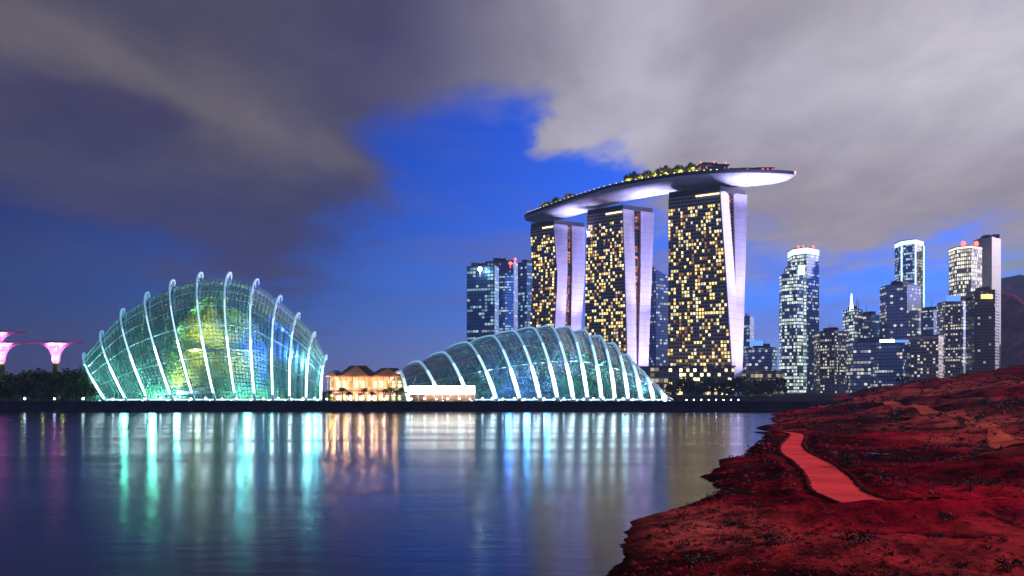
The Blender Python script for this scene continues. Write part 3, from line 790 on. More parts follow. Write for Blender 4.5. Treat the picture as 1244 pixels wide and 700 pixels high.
def build_market():
    t = thing('market_hall', 'two storey market hall with tiled hip roofs and warm orange lights between the domes', 'market hall', (PX(443, 458), 458, GZ))
    D = 452.0
    x0, x1 = PX(398, D), PX(488, D); zt = PZ(457, D)
    w = MB(); w.prism([(x0, D+6), (x1, D+6), (x1, D+20), (x0, D+20)], GZ, zt); w.build('wall', M['cream'], t)
    f = MB(); f.prism([(x0-1, D), (x1+1, D), (x1+1, D+5.9), (x0-1, D+5.9)], GZ+5.0, GZ+5.5); f.build('balcony_floor', M['timber'], t)
    for q, (a, b, yt) in enumerate(((397, 409, 453), (411, 452, 447), (450, 490, 450))):
        rx0, rx1 = PX(a, D)-0.6, PX(b, D)+0.6; ze, zr = zt+0.05, PZ(yt, D)+1.3
        cx = (rx0+rx1)/2; hw = (rx1-rx0)/2
        r = MB(); r.prism([(rx0, D-1), (rx1, D-1), (rx1, D+21), (rx0, D+21)], ze+q*0.02, zr, top=[(cx-hw*0.45, D+9), (cx+hw*0.45, D+9), (cx+hw*0.45, D+11), (cx-hw*0.45, D+11)])
        r.build('roof', M['roof_tile'], t)
        g_ = MB(); g_.prism([(rx0+.5, D-1.4), (rx1-.5, D-1.4), (rx1-.5, D-1.1), (rx0+.5, D-1.1)], ze-0.6, [ze+0.1, ze+0.1, ze+0.1, ze+0.1]); g_.face([(rx0+hw*.25, D-1.3, ze+0.12), (rx1-hw*.25, D-1.3, ze+0.12), (cx, D+3.4, zr-0.2)]); g_.build('gable', M['timber'], t)
        light('POINT', 'market_lamp', (cx-hw*.5, D-4.5, ze-1.2), 800, (1, .5, .2), .3); light('POINT', 'market_lamp', (cx+hw*.5, D-4.5, ze-1.2), 800, (1, .5, .2), .3)
        s_ = MB(); s_.prism([(rx0+.3, D-0.6), (rx1-.3, D-0.6), (rx1-.3, D+5.8), (rx0+.3, D+5.8)], ze-0.35, ze-0.05); s_.build('soffit', M['timber'], t)
    for q in range(13):
        x = x0+(x1-x0)*q/12
        p = MB(); p.tube([(x, D+0.4, GZ), (x, D+0.4, zt-0.3)], 0.28, 8); p.build('column', M['cream'], t)
    for q in range(12):
        x = x0+(x1-x0)*(q+0.5)/12
        p = MB(); p.box((x, D+5.9, GZ+8.4), (1.7, 0.15, 3.0)); p.build('window', M['g_strip'] if q % 3 else M['win_c'], t)
        if q % 2: 
            p = MB(); p.prism([(x-1.3, D-1.6), (x+1.3, D-1.6), (x+1.3, D+0.2), (x-1.3, D+0.2)], GZ+3.2, [GZ+3.3, GZ+3.3, GZ+4.1, GZ+4.1]); p.build('awning', M['red_cloth'], t)
        p = MB(); p.box((x, D+5.9, GZ+2.0), (1.9, 0.15, 2.6)); p.build('shop_front', M['g_strip'] if q % 4 else M['win_b'], t)
    for q in range(6):
        x = x0+(x1-x0)*(q+0.5)/6
        light('POINT', 'market_lamp', (x, D+2.5, GZ+8.0), 2000, (1, 0.50, 0.24), 0.3)
        light('POINT', 'market_lamp', (x, D+2.0, GZ+3.6), 1300, (1, 0.66, 0.45), 0.3)
    for q in range(3):
        p = MB(); x = PX(412+q*9, D); p.tube([(x, D+10, PZ(449, D)), (x, D+10, PZ(444, D))], 0.07, 6); p.ball((x, D+10, PZ(443.6, D)), 0.25, 0, 8); p.build('roof_beacon', M['timber'], t)
build_market()

# ---------------------------------------------------------------- supertrees
def supertree(label, px, ytop, yneck, D, wpx):
    r = wpx/2/F_PX*D; zt, zn = PZ(ytop, D), PZ(yneck, D); x = PX(px, D)
    t = thing('supertree', label, 'supertree', (x, D, GZ))
    tr = MB(); rn = r*0.115
    tr.lathe([(rn*1.5, 0), (rn*1.15, (zn-GZ)*0.4), (rn, zn-GZ)], 20, (x, D, GZ)); tr.build('trunk', foliage_trunk, t)
    hh = zt-zn
    prof = lambda s: rn+(r-rn)*(1-(1-s)**1.0)**2.4
    core = MB()
    core.lathe([(rn*0.9, 0), (rn*0.95, hh*.2), (rn*1.35, hh*.45), (rn*2.1, hh*.7), (rn*3.1, hh*.93), (rn*3.4, hh*.95)], 24, (x, D, zn)); core.build('core', core_m, t)
    # radiating branches
    br = MB(); N = 36
    for k in range(N):
        a = 2*math.pi*k/N; pts = []
        for i in range(9):
            s = i/8; rad = rn*1.02+(r-rn)*(0.10*s+0.90*s**2.2); zz = hh*(1-(1-s)**2.1)
            pts.append((x+rad*math.cos(a), D+rad*math.sin(a), zn+zz))
        br.tube(pts, [0.30, .28, .26, .24, .22, .2, .18, .16, .12], 5)
    for s in (0.45, 0.62, 0.78, 0.9, 1.0):
        rad = rn+(r-rn)*(0.10*s+0.90*s**2.2); zz = hh*(1-(1-s)**2.1)
        br.tube([(x+rad*math.cos(2*math.pi*k/36), D+rad*math.sin(2*math.pi*k/36), zn+zz) for k in range(37)], 0.16, 5)
    br.build('canopy', branch_m, t)
    for k in range(3):
        a = -math.pi/2+(k-1)*1.1
        light('SPOT', 'canopy_lamp', (x+rn*5.0*math.cos(a), D+rn*5.0*math.sin(a), zn-rn*1.0), 95000, (1.0, 0.46, 0.98), 0.3, (x, D, zn+hh*0.55), 80, 0.8)
    return t
foliage_trunk = foliage('creeper', (0.03, 0.05, 0.015), (0.12, 0.13, 0.03))
core_m = mat('membrane', (0.85, 0.72, 0.85), 0.6, var=0.05)
branch_m = mat('purple_steel', (0.11, 0.02, 0.09), 0.5, var=0.1)
supertree('middle tree-like tower with glowing pink funnel, standing alone right of the other two', 68, 416, 440, 610, 62)
supertree('large tree-like tower with pink funnel cut by the left picture edge', 1, 416, 440, 600, 72)
supertree('farther, taller tree-like tower peeking above the pink funnel at the left edge', -4, 403, 425, 680, 68)

# ---------------------------------------------------------------- the three hotel towers
FAC = curtain('hotel_facade', (0.050, 0.045, 0.045), (1, .7, .3), (1, .7, .3), 0.0, 0.0, 3.0, 3.45, 0.0, frame=(0.42, 0.36, 0.32), fw=0.24, fh=0.30, rough=0.45)
ATR = curtain('atrium_glass', (0.05, 0.03, 0.03), (1.0, 0.22, 0.05), (1.0, 0.55, 0.15), 0.5, 0.9, 2.2, 3.45, 0.4, frame=(0.08, 0.05, 0.05))
def hotel(label, lv, DB, DA, dD, zt, seed, prob):
    """lv: list of (py, facade left, facade right, slab right, rear slab left, rear slab right) pixel columns per height."""
    rnd = random.Random(seed)
    root = thing('hotel_tower', label, 'hotel tower', (PX((lv[0][1]+lv[0][2])/2, (DA+DB)/2), (DA+DB)/2, GZ))
    n = 14; lev = []
    for i in range(n+1):
        z = GZ+(zt-GZ)*i/n; py = HZ-(z-CAMZ)/DA*F_PX
        c = [lerp(sorted((r[0], r[k]) for r in lv), py) for k in range(1, 6)]
        D2, D3, D4 = DA+dD*0.40, DA+dD*0.60, DA+dD
        B = Vector((PX(c[0], DB), DB)); A = Vector((PX(c[1], DA), DA)); A2 = Vector((PX(c[2], D2), D2))
        C1 = Vector((PX(c[3], D3), D3)); C2 = Vector((PX(c[4], D4), D4))
        along = B-A
        lev.append((z, B, A, A2, A2+along, C1, C2, C1+along, C2+along))
    def loft(mb, quads, mi=0):
        # quads: per level list of corner (x,y)
        u = 0
        m_ = len(quads[0][1])
        for s in range(m_):
            s2 = (s+1) % m_
            W = (quads[0][1][s2]-quads[0][1][s]).length
            for (z0, q0), (z1, q1) in zip(quads, quads[1:]):
                mb.face([(*q0[s], z0), (*q0[s2], z0), (*q1[s2], z1), (*q1[s], z1)], mi, [(u, z0), (u+W, z0), (u+W, z1), (u, z1)])
            u += W+30
        z1, q1 = quads[-1]; mb.face([(*p, z1) for p in q1], mi)
    b = MB(); loft(b, [(l[0], [l[1], l[2], l[3], l[4]]) for l in lev]); b.build('front_slab', FAC, root)
    b = MB(); loft(b, [(l[0], [l[7], l[5], l[6], l[8]]) for l in lev]); b.build('rear_slab', FAC, root)
    # end walls: blades 0.9 m proud of the slab ends
    for ia, ib, nm in ((2, 3, 'end_wall'), (5, 6, 'end_wall')):
        q = []
        for l in lev:
            a, c = l[ia], l[ib]; al = (l[1]-l[2]).normalized()
            o = -al*1.2
            ext = (c-a).normalized()*0.5
            q.append((l[0]+ (0.8 if l is lev[-1] else 0), [a-ext-al*0.05, a-ext+o, c+ext+o, c+ext-al*0.05]))
        b = MB(); loft(b, q); b.build(nm, M['white_wall2'], root)
    # glazed atrium between the slabs
    q = []
    for l in lev:
        al = (l[1]-l[2]).normalized(); a = l[3]+al*2.5; c = l[5]+al*2.5
        q.append((l[0]-0.3 if l is lev[-1] else l[0], [a, c, c+al*22, a+al*22]))
    b = MB(); loft(b, q); b.build('atrium', ATR, root)
    # crown band of lights under the roof deck
    l = lev[-1]; al = (l[1]-l[2]); nrm = (l[2]-l[3]).normalized()
    b = MB()
    p0, p1 = l[2]+nrm*0.6, l[2]+al*0.45+nrm*0.6
    b.prism([tuple(p1), tuple(p0), tuple(p0-nrm*0.3), tuple(p1-nrm*0.3)], zt-2.6, zt-1.3); b.build('cornice_light', M['g_strip'], root)
    b = MB(); b.prism([tuple(l[1]-nrm*1), tuple(l[2]-nrm*1), tuple(l[6]+nrm*1), tuple(l[8]+nrm*1)], zt+0.05, zt+5.5); b.build('roof_plant', M['roof'], root)
    # lit rooms
    L0 = (lev[0][1]-lev[0][2]).length; bays = int(L0/3.0); fl = int((zt-GZ-8)/3.45)
    cells = []
    clus = Vector((seed*3.1, 0, 0))
    for f in range(2, fl):
        for c in range(bays):
            p = prob*(0.55+0.9*(noise.noise(Vector((c*0.35, f*0.16, seed*7.7)))+0.5))
            if rnd.random() < p: cells.append((c, f, rnd.random()))
    rest = MB(); rn_m = [M['win_a'], M['win_b'], M['win_c'], M['win_d'], M['win_e']]
    def pane(mb, c, f, mi):
        z0 = GZ+3.45*f+0.85; z1 = z0+2.35
        fr = (z0-GZ)/(zt-GZ)*n; i = min(n-1, int(fr)); tt = fr-i
        A = lev[i][2].lerp(lev[i+1][2], tt); B = lev[i][1].lerp(lev[i+1][1], tt); A2 = lev[i][3].lerp(lev[i+1][3], tt)
        d = (B-A).normalized(); nn = (A-A2).normalized()
        nn = Vector((d.y, -d.x)); nn = nn if nn.y < 0 else -nn
        a = A+d*((B-A).length/bays*(c+0.26)); e = A+d*((B-A).length/bays*(c+0.92))
        mb.prism([tuple(e+nn*0.18), tuple(a+nn*0.18), tuple(a+nn*0.03), tuple(e+nn*0.03)], z0, z1, mi)
    cells.sort(key=lambda q: q[0])
    for k, (c, f, q) in enumerate(cells):
        mi = 0 if q < 0.28 else (1 if q < 0.5 else (2 if q < .68 else (3 if q < .84 else 4)))
        if k < 100:
            w = MB(); pane(w, c, f, 0); w.build('lit_window', rn_m[mi], root)
        else: pane(rest, c, f, mi)
    stuff(rest.build('lit_window', rn_m, root))
    return lev
h3 = hotel('nearest and widest of the three hotel towers, right end of the sky deck', [(232, 812, 874, 883, 890.6, 906), (330, 812, 881, 890.5, 892.5, 903.5), (440, 811, 888, 898, 892, 900.5), (490, 811, 890, 901, 892, 900)], 924, 893, 22, 194.5, 3, 0.42)
h2 = hotel('middle of the three hotel towers under the sky deck', [(253, 713, 756, 768.5, 778, 793.5), (340, 711.5, 759, 770.5, 777.5, 790), (416, 710, 761, 771.5, 775.5, 787), (490, 709, 761, 772, 774, 785)], 1014, 982, 22, 194.0, 5, 0.46)
h1 = hotel('narrowest and farthest of the three hotel towers, left end of the sky deck', [(270, 644, 672, 688, 694.7, 710), (335, 647, 677, 688, 694.7, 709), (400, 643.5, 673.5, 685, 693, 704.5), (490, 640, 668, 682, 691, 701)], 1093, 1068, 22, 193.5, 9, 0.40)
# floodlit end walls
for lev, pw in ((h3, 950000), (h2, 950000), (h1, 1050000)):
    l = lev[0]; c = (l[3]+l[5])/2; out = (l[2]-l[1]).normalized()
    for zz, k in ((60, 0.6), (150, 0.85)):
        light('SPOT', 'tower_flood', (c.x+out.x*55+10, c.y+out.y*55, 25 if zz < 100 else 60), pw*k, (0.48, 0.42, 1.0), 2, (c.x, c.y, zz), 60, 0.8)

# ---------------------------------------------------------------- sky deck
DECK = [(640, 1131), (652, 1112), (672, 1085), (700, 1040), (728, 1002), (760, 965), (800, 936), (840, 914), (880, 904), (920, 898), (950, 895), (971, 893)]
DZ = 214.0
def deck_line(s):
    n = len(DECK)-1; f = s*n; i = min(n-1, int(f)); t = f-i
    p = [Vector((PX(a, d), d+12)) for a, d in (DECK[max(0, i-1)], DECK[i], DECK[i+1], DECK[min(n, i+2)])]
    return catmull(*p, t)
def build_deck():
    root = thing('sky_deck', 'boat shaped sky deck resting across the tops of the three hotel towers', 'roof terrace', (PX(800, 930), 930, 195))
    N = 60; hull, rim, topf = [], [], []
    fr = []
    for i in range(N+1):
        s = i/N; c = deck_line(s); d = (deck_line(min(1, s+.01))-deck_line(max(0, s-.01))).normalized(); nr = Vector((d.y, -d.x))   # towards the camera
        w = 18.5*(1-abs(2*s-1)**5)**0.5*(0.55+0.45*sstep(0, .12, s))*(1-0.45*sstep(.72, 1, s)); w = max(w, 0.6)
        h = 12.5*(1-abs(2*s-1)**4)**0.6; h = max(h, 0.8)
        zt = DZ+1.2*math.sin(math.pi*s)
        fr.append((c, nr, w, h, zt))
        row = []
        for k in range(17):
            a = math.pi*k/16; q = math.cos(a)
            row.append((*(c+nr*w*q), zt-2.2-(h-2.2)*abs(math.sin(a))**0.85))
        hull.append(row)
    b = MB(); b.grid(hull); b.build('hull', M['hull'], root)
    b = MB()
    for sd in (1, -1):
        b.grid([[(*(c+nr*w*sd), zt-2.25), (*(c+nr*(w+0.5)*sd), zt-0.2), (*(c+nr*(w+0.5)*sd), zt+0.9), (*(c+nr*(w-0.2)*sd), zt+0.9)] for c, nr, w, h, zt in fr], smooth=False)
    b.build('rim', M['dark'], root)
    b = MB(); b.grid([[(*(c+nr*(w-.25)*q), zt) for q in (1, .5, 0, -.5, -1)] for c, nr, w, h, zt in fr]); b.build('deck_floor', M['timber'], root)
    b = MB()
    for i in range(4, N-3):
        c, nr, w, h, zt = fr[i]
        if i % 1 == 0 and i < 44:
            p = c+nr*(w-0.9); b.ball((p.x, p.y, zt+1.3), 0.60, 0, 6)
    b.build('edge_lamp', M['g_strip'], root)
    # rooftop box and restaurant
    def station(px):
        best = min(range(N+1), key=lambda i: abs(fr[i][0].x/fr[i][0].y*F_PX+CX-px)); return fr[best]
    c, nr, w, h, zt = station(868)
    pv = thing('rooftop_pavilion', 'dark rooftop block standing highest on the sky deck', 'pavilion', (c.x, c.y, zt))
    ang = math.atan2(-nr.x, nr.y)
    b = MB(); b.box((c.x, c.y, zt+4.0), (26, 16, 8), 0.1); b.build('body', curtain('pavilion_glass', (0.03, .03, .035), (1, .75, .4), (1, .5, .3), .25, .6, 2, 3, .1), pv)
    b = MB(); b.box((c.x, c.y, zt+8.5), (29, 19, 0.9), 0.1); b.box((c.x-3, c.y, zt+10.2), (14, 9, 2.4), 0.1); b.build('roof', M['roof'], pv)
    for dx in (-12, 1, 12):
        b = MB(); b.tube([(c.x+dx, c.y-6, zt+8.9), (c.x+dx, c.y-6, zt+11)], 0.1, 6); b.ball((c.x+dx, c.y-6, zt+11.2), 0.45, 0, 8); b.build('beacon', M['g_red'], pv)
    for px0 in (893, 912, 930):
        c, nr, w, h, zt = station(px0)
        r_ = tag(MB_box((c.x, c.y-2, zt+1.9), (15, 10, 3.6), M['dark'], 'restaurant_terrace'), {893: 'low dark terrace bar beside the rooftop block', 912: 'middle red-lit terrace bar on the deck prow', 930: 'terrace bar nearest the tip of the deck prow'}[px0], 'terrace bar', 'terrace bars on the deck prow')
        b = MB()
        for q in range(7): b.box((c.x-6.6+q*2.2, c.y-7.15, zt+1.6+(q*37 % 5)*0.3), (1.0, 0.2, 0.8))
        b.build('lamp_row', M['g_red'], r_)
        b = MB(); b.box((c.x, c.y-2, zt+3.95), (17, 12, 0.45)); b.build('roof', M['roof'], r_)
    b = MB(); c, nr, w, h, zt = fr[N]; b.ball((c.x, c.y, zt+1.6), 0.5); b.build('beacon', M['g_red'], root)
    b = MB(); c, nr, w, h, zt = fr[0]; b.ball((c.x, c.y, zt+1.4), 0.9); b.build('beacon', M['g_red'], root)
    # lights below the hull, beside each tower
    for px, D, pw in ((698, 1040, 190000), (715, 1012, 120000), (788, 950, 200000), (805, 938, 130000), (915, 880, 200000), (940, 878, 200000), (958, 882, 90000)):
        x = PX(px, D); light('SPOT', 'deck_flood', (x, D, DZ-42), pw, (0.55, 0.52, 1.0), 2, (x+4, D+14, DZ), 110, 0.9)
    return fr, station
def MB_box(c, s, m, name):
    b = MB(); b.box(c, s); return b.build(name, m)
fr, station = build_deck()
dt = make_tree('roof_tree', 'leafy tree in the lit row on the sky deck', 'tree', 12, 11, 21, M['leaf_bright'], 'trees along the sky deck', 12, 34, 0.9)
first = True
for k, px in enumerate((662, 669, 676, 683, 690, 697, 763, 770, 778, 786, 794, 801, 808, 816, 824, 832, 840)):
    c, nr, w, h, zt = station(px); p = c+nr*(w*0.72)
    X = p.y*(px-CX)/F_PX
    if first: dt.location = (X, p.y, zt); first = False
    else: copy_tree(dt, (X, p.y, zt), 0.8+0.35*((k*7) % 5)/5, k*1.3)
    if k % 2 == 0:
        light('POINT', 'planter_lamp', (X, p.y-5.5, zt+3.5), 6500, (1.0, 0.85, 0.25), 0.3)

# podium beside the towers
def podium(label, px0, px1, ytop, D, dep, m, roof=True):
    x0, x1, z = PX(px0, D), PX(px1, D), PZ(ytop, D)
    t = thing('podium_building', label, 'building', ((x0+x1)/2, D, GZ))
    b = MB(); b.prism([(x0, D), (x1, D), (x1, D+dep), (x0, D+dep)], GZ, z); b.build('wall', m, t)
    b = MB(); b.prism([(x0-1, D-1.5), (x1+1, D-1.5), (x1+1, D+dep), (x0-1, D+dep)], z+0.02, z+1.4); b.build('roof', M['roof'], t)
    return t
POD = curtain('podium_glass', (0.16, 0.12, 0.08), (1.0, 0.75, 0.35), (1.0, 0.85, 0.55), .6, 0.55, 4, 5, .5, frame=(0.2, .17, .13))
podium('low warm-lit hotel podium to the right of the low dome', 773, 812, 447, 850, 50, POD)
podium('low dim hall behind the trees right of the hotel towers', 906, 952, 452, 905, 40, POD)
podium('warm-lit entrance block at the foot of the nearest hotel tower', 812, 892, 446, 880, 8, curtain('lobby_glass', (0.08, 0.06, 0.04), (1.0, 0.78, 0.35), (1.0, 0.82, 0.42), .6, 3.2, 3.2, 4.2, .2, frame=(0.12, .1, .08)))

# ---------------------------------------------------------------- city towers
C_TEAL = curtain('glass_teal', (0.10, 0.30, 0.55), (0.30, 0.80, 1.0), (0.75, 0.95, 0.85), 0.16, 0.6, 5.0, 5.4, 0.36, frame=(0.03, 0.11, 0.20), rough=.3, metal=.75)
C_NAVY = curtain('glass_navy', (0.10, 0.20, 0.50), (1.0, 0.85, 0.55), (0.5, 0.8, 1.0), 0.16, 0.75, 3.5, 4.2, 0.14, frame=(0.03, 0.07, 0.15), rough=.3, metal=.75)
C_GREEN = curtain('glass_pale_green', (0.20, 0.36, 0.48), (0.75, 1.0, 0.85), (1.0, 1.0, 0.85), 0.62, 1.1, 3.6, 4.6, 0.5, frame=(0.26, 0.36, 0.40), metal=.6)
C_MIX = curtain('glass_mixed', (0.18, 0.30, 0.60), (0.85, 0.95, 1.0), (1.0, 0.88, 0.6), 0.26, 0.75, 4.5, 4.6, 0.25, frame=(0.09, 0.13, 0.24), rough=.3, metal=.75)
C_WARM = curtain('stone_warm', (0.06, 0.055, 0.06), (1.0, 0.85, 0.55), (1.0, 0.95, 0.8), 0.35, 0.9, 3.5, 4.0, 0.2, frame=(0.22, 0.20, 0.20), fw=.35, fh=.3)
C_BRIGHT = curtain('stone_floodlit', (0.25, 0.23, 0.20), (1.0, 0.92, 0.65), (1.0, 0.97, 0.85), 0.55, 1.5, 3.0, 6.0, 0.5, frame=(0.45, 0.42, 0.36), fw=.3)
C_BROWN = curtain('glass_brown', (0.035, 0.025, 0.028), (1.0, 0.75, 0.4), (0.8, 0.8, 0.9), 0.10, 0.5, 3.5, 4.0, 0.08, frame=(0.06, 0.05, 0.05))
C_PALE = curtain('ribbed_pale', (0.36, 0.35, 0.44), (1, 1, 1), (1, 1, 1), 0.0, 0.0, 2.4, 40.0, 0.0, frame=(0.22, 0.22, 0.28), fw=.4, fh=0.02, rough=.5)
def plan(px0, pxc, px1, D, k0=18, k1=22, dep=30):
    """Footprint with a near corner at column pxc."""
    a, c, e = (PX(px0, D+k0), D+k0), (PX(pxc, D), D), (PX(px1, D+k1), D+k1)
    return [a, c, e, (e[0]-(c[0]-a[0])*0.6, D+k1+dep), (a[0]+2, D+k0+dep)]
def tower(label, px0, pxc, px1, ytop, D, m, m2=None, name='office_tower', crown=None, crown_h=5, parapet=True, k0=18, k1=22, slope=0):
    pl = plan(px0, pxc, px1, D, k0, k1); z = PZ(ytop, D)
    t = thing(name, label, 'office tower', (PX(pxc, D), D+25, GZ))
    b = MB()
    zt = [z, z, z, z, z]
    if slope: zt = [z, z-slope*0.5, z-slope, z-slope, z]
    b.prism(pl, GZ, zt, 0, cap=2, side_mi=[0, 1, 1, 0, 0]); b.build('body', [m, m2 or m, M['roof']], t)
    cen = Vector((sum(p[0] for p in pl)/5, sum(p[1] for p in pl)/5))
    shr = lambda f: [tuple(cen+(Vector(p)-cen)*f) for p in pl]
    if crown:
        b = MB(); b.prism(shr(1.01), z+0.02, z+crown_h); b.build('crown', crown, t)
        b = MB(); b.prism(shr(1.03), z+crown_h+.02, z+crown_h+1.2); b.build('roof', M['roof'], t)
    elif not slope:
        b = MB(); b.prism(shr(0.97), z+0.02, z+1.6); b.prism(shr(0.45), z+1.62, z+6.5); b.build('roof', M['roof'], t)
        rk = random.Random(int(px0*7+ytop)); wd = abs(pl[2][0]-pl[0][0])
        for q in range(rk.randint(1, 3)):
            ax = cen.x+rk.uniform(-.3, .3)*wd; hh = rk.uniform(5, 16)
            b = MB(); b.tube([(ax, cen.y-6, z+1.6), (ax, cen.y-6, z+1.6+hh)], [0.45, 0.2], 6); b.build('antenna', M['dark'], t)
        b = MB(); b.box((cen.x+rk.uniform(-.28, .28)*wd, cen.y-9, z+4.2), (wd*rk.uniform(.15, .3), 7, 5.2)); b.build('plant_room', M['concrete_dark'], t)
    return t, pl, z, cen
def lamp_part(t, name, px, py, D, r, m):
    b = MB(); b.ball(P(px, py, D), r, 0, 8); z = PZ(py, D)
    b.tube([P(px, py, D)-Vector((0, 0, 7)), P(px, py, D)], 0.4, 5)
    return b.build(name, m, t)
def sign_part(t, px0, px1, py0, py1, D, m, name='sign'):
    b = MB(); x0, x1 = PX(px0, D), PX(px1, D); b.prism([(x0, D), (x1, D), (x1, D+1), (x0, D+1)], PZ(py1, D), PZ(py0, D)); return b.build(name, m, t)

t, *_ = tower('dark blue glass tower with a white beacon, left of the hotel towers', 567, 601, 606, 323, 1480, C_TEAL)
lamp_part(t, 'beacon', 583, 327, 1474, 3.2, M['g_beam'])
t, *_ = tower('stepped dark glass tower with a red roof light, second from the left', 589, 624, 629, 317, 1540, C_NAVY)
lamp_part(t, 'beacon', 620, 320, 1534, 2.6, M['g_red'])
lamp_part(t, 'beacon', 626, 315, 1538, 2.0, M['g_red'])
tower('narrow teal glass tower beside the farthest hotel tower', 627, 640, 660, 319, 1600, C_TEAL)
tower('dark slant-topped tower seen between two hotel towers', 788, 797, 822, 316, 1320, C_NAVY, slope=26)
t, *_ = tower('small tower with a blue beacon just right of the hotel towers', 897, 911, 916, 385, 1450, C_TEAL, C_NAVY)
lamp_part(t, 'beacon', 903, 382, 1446, 3.2, M['g_blue'])
t, *_ = tower('low office block with a bright blue roof sign', 909, 938, 944, 423, 1300, C_MIX)
sign_part(t, 912, 927, 414, 420, 1299, M['g_blue'])
t, pl, z, cen = tower('tall stepped white-crowned skyscraper, brightest on the right skyline', 963, 980, 995, 308, 1300, C_GREEN, C_NAVY, 'skyscraper', M['g_crown'], 8)
w = MB(); w.prism(plan(950, 966, 974, 1290, 14, 6, 20), GZ, PZ(331, 1290), 0, cap=1); w.build('wing', [C_GREEN, M['roof']], t)
w = MB(); w.prism(plan(956, 968, 976, 1287, 14, 6, 20), GZ, PZ(322, 1287), 0, cap=1); w.build('wing', [C_GREEN, M['roof']], t)
sign_part(t, 970, 978, 322, 334, 1283, M['g_crown'], 'lantern')
for px in (970, 976, 988): lamp_part(t, 'beacon', px, 300, 1310, 1.5, M['g_red'])
tower('low pale slab with many small windows right of the brightest skyscraper', 996, 1014, 1031, 403, 1250, C_WARM)
t, *_ = tower('thin tower topped by a white spire', 1031, 1038, 1048, 376, 1350, C_GREEN, C_MIX)
b = MB(); b.tube([P(1034.5, 378, 1365), P(1034.5, 357, 1365)], [3.0, 0.6], 8); b.build('spire', M['g_sign'], t)
tower('mid-rise dark glass office beside the spire tower', 1047, 1058, 1070, 383, 1370, C_MIX, C_NAVY)
tower('wide low office with lit floors below the spire tower', 1036, 1066, 1080, 416, 1200, C_MIX)
t, pl, z, cen = tower('slim tall tower outlined in white light', 1095, 1112, 1122, 296, 1420, curtain('glass_azure', (0.20, 0.45, 0.80), (0.5, 0.8, 1.0), (0.9, 0.97, 1), .45, 0.75, 3.5, 4.2, .4, frame=(0.16, 0.26, 0.42), metal=.75), C_WARM, 'skyscraper', M['g_crown'], 6)
for c in (0, 1, 2):
    b = MB(); b.box((pl[c][0], pl[c][1]-0.8, z/2+40), (1.6, 1.6, z-80)); b.build('edge_light', M['g_crown'], t)
tower('broad blue office block in front of the slim outlined tower', 1077, 1102, 1119, 346, 1330, C_MIX, C_MIX)
tower('short navy office with small stepped roof between two bright towers', 1119, 1134, 1148, 377, 1390, C_NAVY, C_NAVY)
t, *_ = tower('low wide terminal with a red and blue roof sign', 1067, 1098, 1106, 420, 1150, C_NAVY)
sign_part(t, 1069, 1087, 412.5, 416, 1149, M['g_sign']); sign_part(t, 1088, 1104, 413, 416, 1151, M['g_blue'])
tower('low pink-roofed hall at the edge of the red desert', 1106, 1140, 1146, 412, 1150, C_WARM, crown=mat('pink_roof', (0.62, 0.40, 0.42), .6), crown_h=4)
t, pl, z, cen = tower('tall cream floodlit tower with two red roof lights', 1162, 1180, 1193, 301, 1440, C_BRIGHT, C_BRIGHT, 'skyscraper', M['g_crownw'], 3)
for px in (1170.5, 1186): lamp_part(t, 'beacon', px, 296, 1446, 3.6, M['g_red'])
t, *_ = tower('blue-topped office block in front of the cream tower', 1148, 1168, 1177, 366, 1320, C_WARM, C_MIX)
sign_part(t, 1149.5, 1167, 359.5, 366, 1316, M['g_blue']); 
tower('pale ribbed windowless tower at the right end of the skyline', 1192, 1205, 1216, 288, 1480, C_PALE, name='ribbed_tower')
t, *_ = tower('dark brown tower with a glowing yellow roof sign', 1184, 1209, 1214, 353, 1280, C_BROWN)
sign_part(t, 1192, 1206, 357.5, 363, 1278.5, M['g_yellow'])

# ---------------------------------------------------------------- trees and lamps on the far bank
protos = [make_tree('tree', 'dark leafy tree in the tree belt left of the tall dome', 'tree', 13, 13, 31+k, M['leaf'], 'trees left of the tall dome', 15, 30, 0.75) for k in range(3)]
used = [False]*3
def plant(k, px, D, s, label=None, group=None, z=GZ):
    X = PX(px, D); o = protos[k]
    if not used[k]:
        used[k] = True; o.location = (X, D, z); o.scale = (s, s, s)
        if label: o['label'] = label; o['group'] = group
    else: copy_tree(o, (X, D, z), s, px*0.7, label, group)
for i, (px, D, s) in enumerate(((-8, 470, 1.0), (6, 490, 1.1), (14, 455, .8), (24, 480, 1.2), (33, 462, .95), (44, 485, 1.25), (50, 455, .8), (60, 470, 1.15), (70, 455, .95), (77, 480, 1.3), (86, 460, 1.0), (90, 448, .75), (98, 470, 1.35), (104, 456, 1.1), (110, 446, .8))):
    plant(i % 3, px, D, s, 'dark leafy tree in the tree belt left of the tall dome', 'trees left of the tall dome')
for px, py, D, pw, c in ((27, 470, 450, 91, (.75, 1, .2)), (52, 474, 445, 112, (.7, 1, .25)), (76, 470, 447, 147, (.85, 1, .15)), (100, 478, 440, 45, (.8, 1, .2)), (68, 452, 603, 175, (1, .9, .2)), (2, 452, 592, 175, (1, .9, .2))):
    light('POINT', 'garden_lamp', P(px, py, D), pw, c, 0.3)
palm = make_palm('palm_tree', 'small dark palm on the promenade before the market hall', 8, 5, M['leaf'], 'palms before the market hall')
for i, (px, D, s) in enumerate(((400, 441, .8), (416, 443, 1.0), (424, 440, .7), (444, 442, .95), (452, 440, .7), (468, 441, .9), (474, 439, 1.0), (481, 441, .8), (488, 440, .95), (494, 438, .75), (503, 437.5, .7), (511, 437.5, .65))):
    if i == 0: palm.location = (PX(px, D), D, GZ); palm.scale = (s,)*3
    else: copy_tree(palm, (PX(px, D), D, GZ), s, i*1.1)
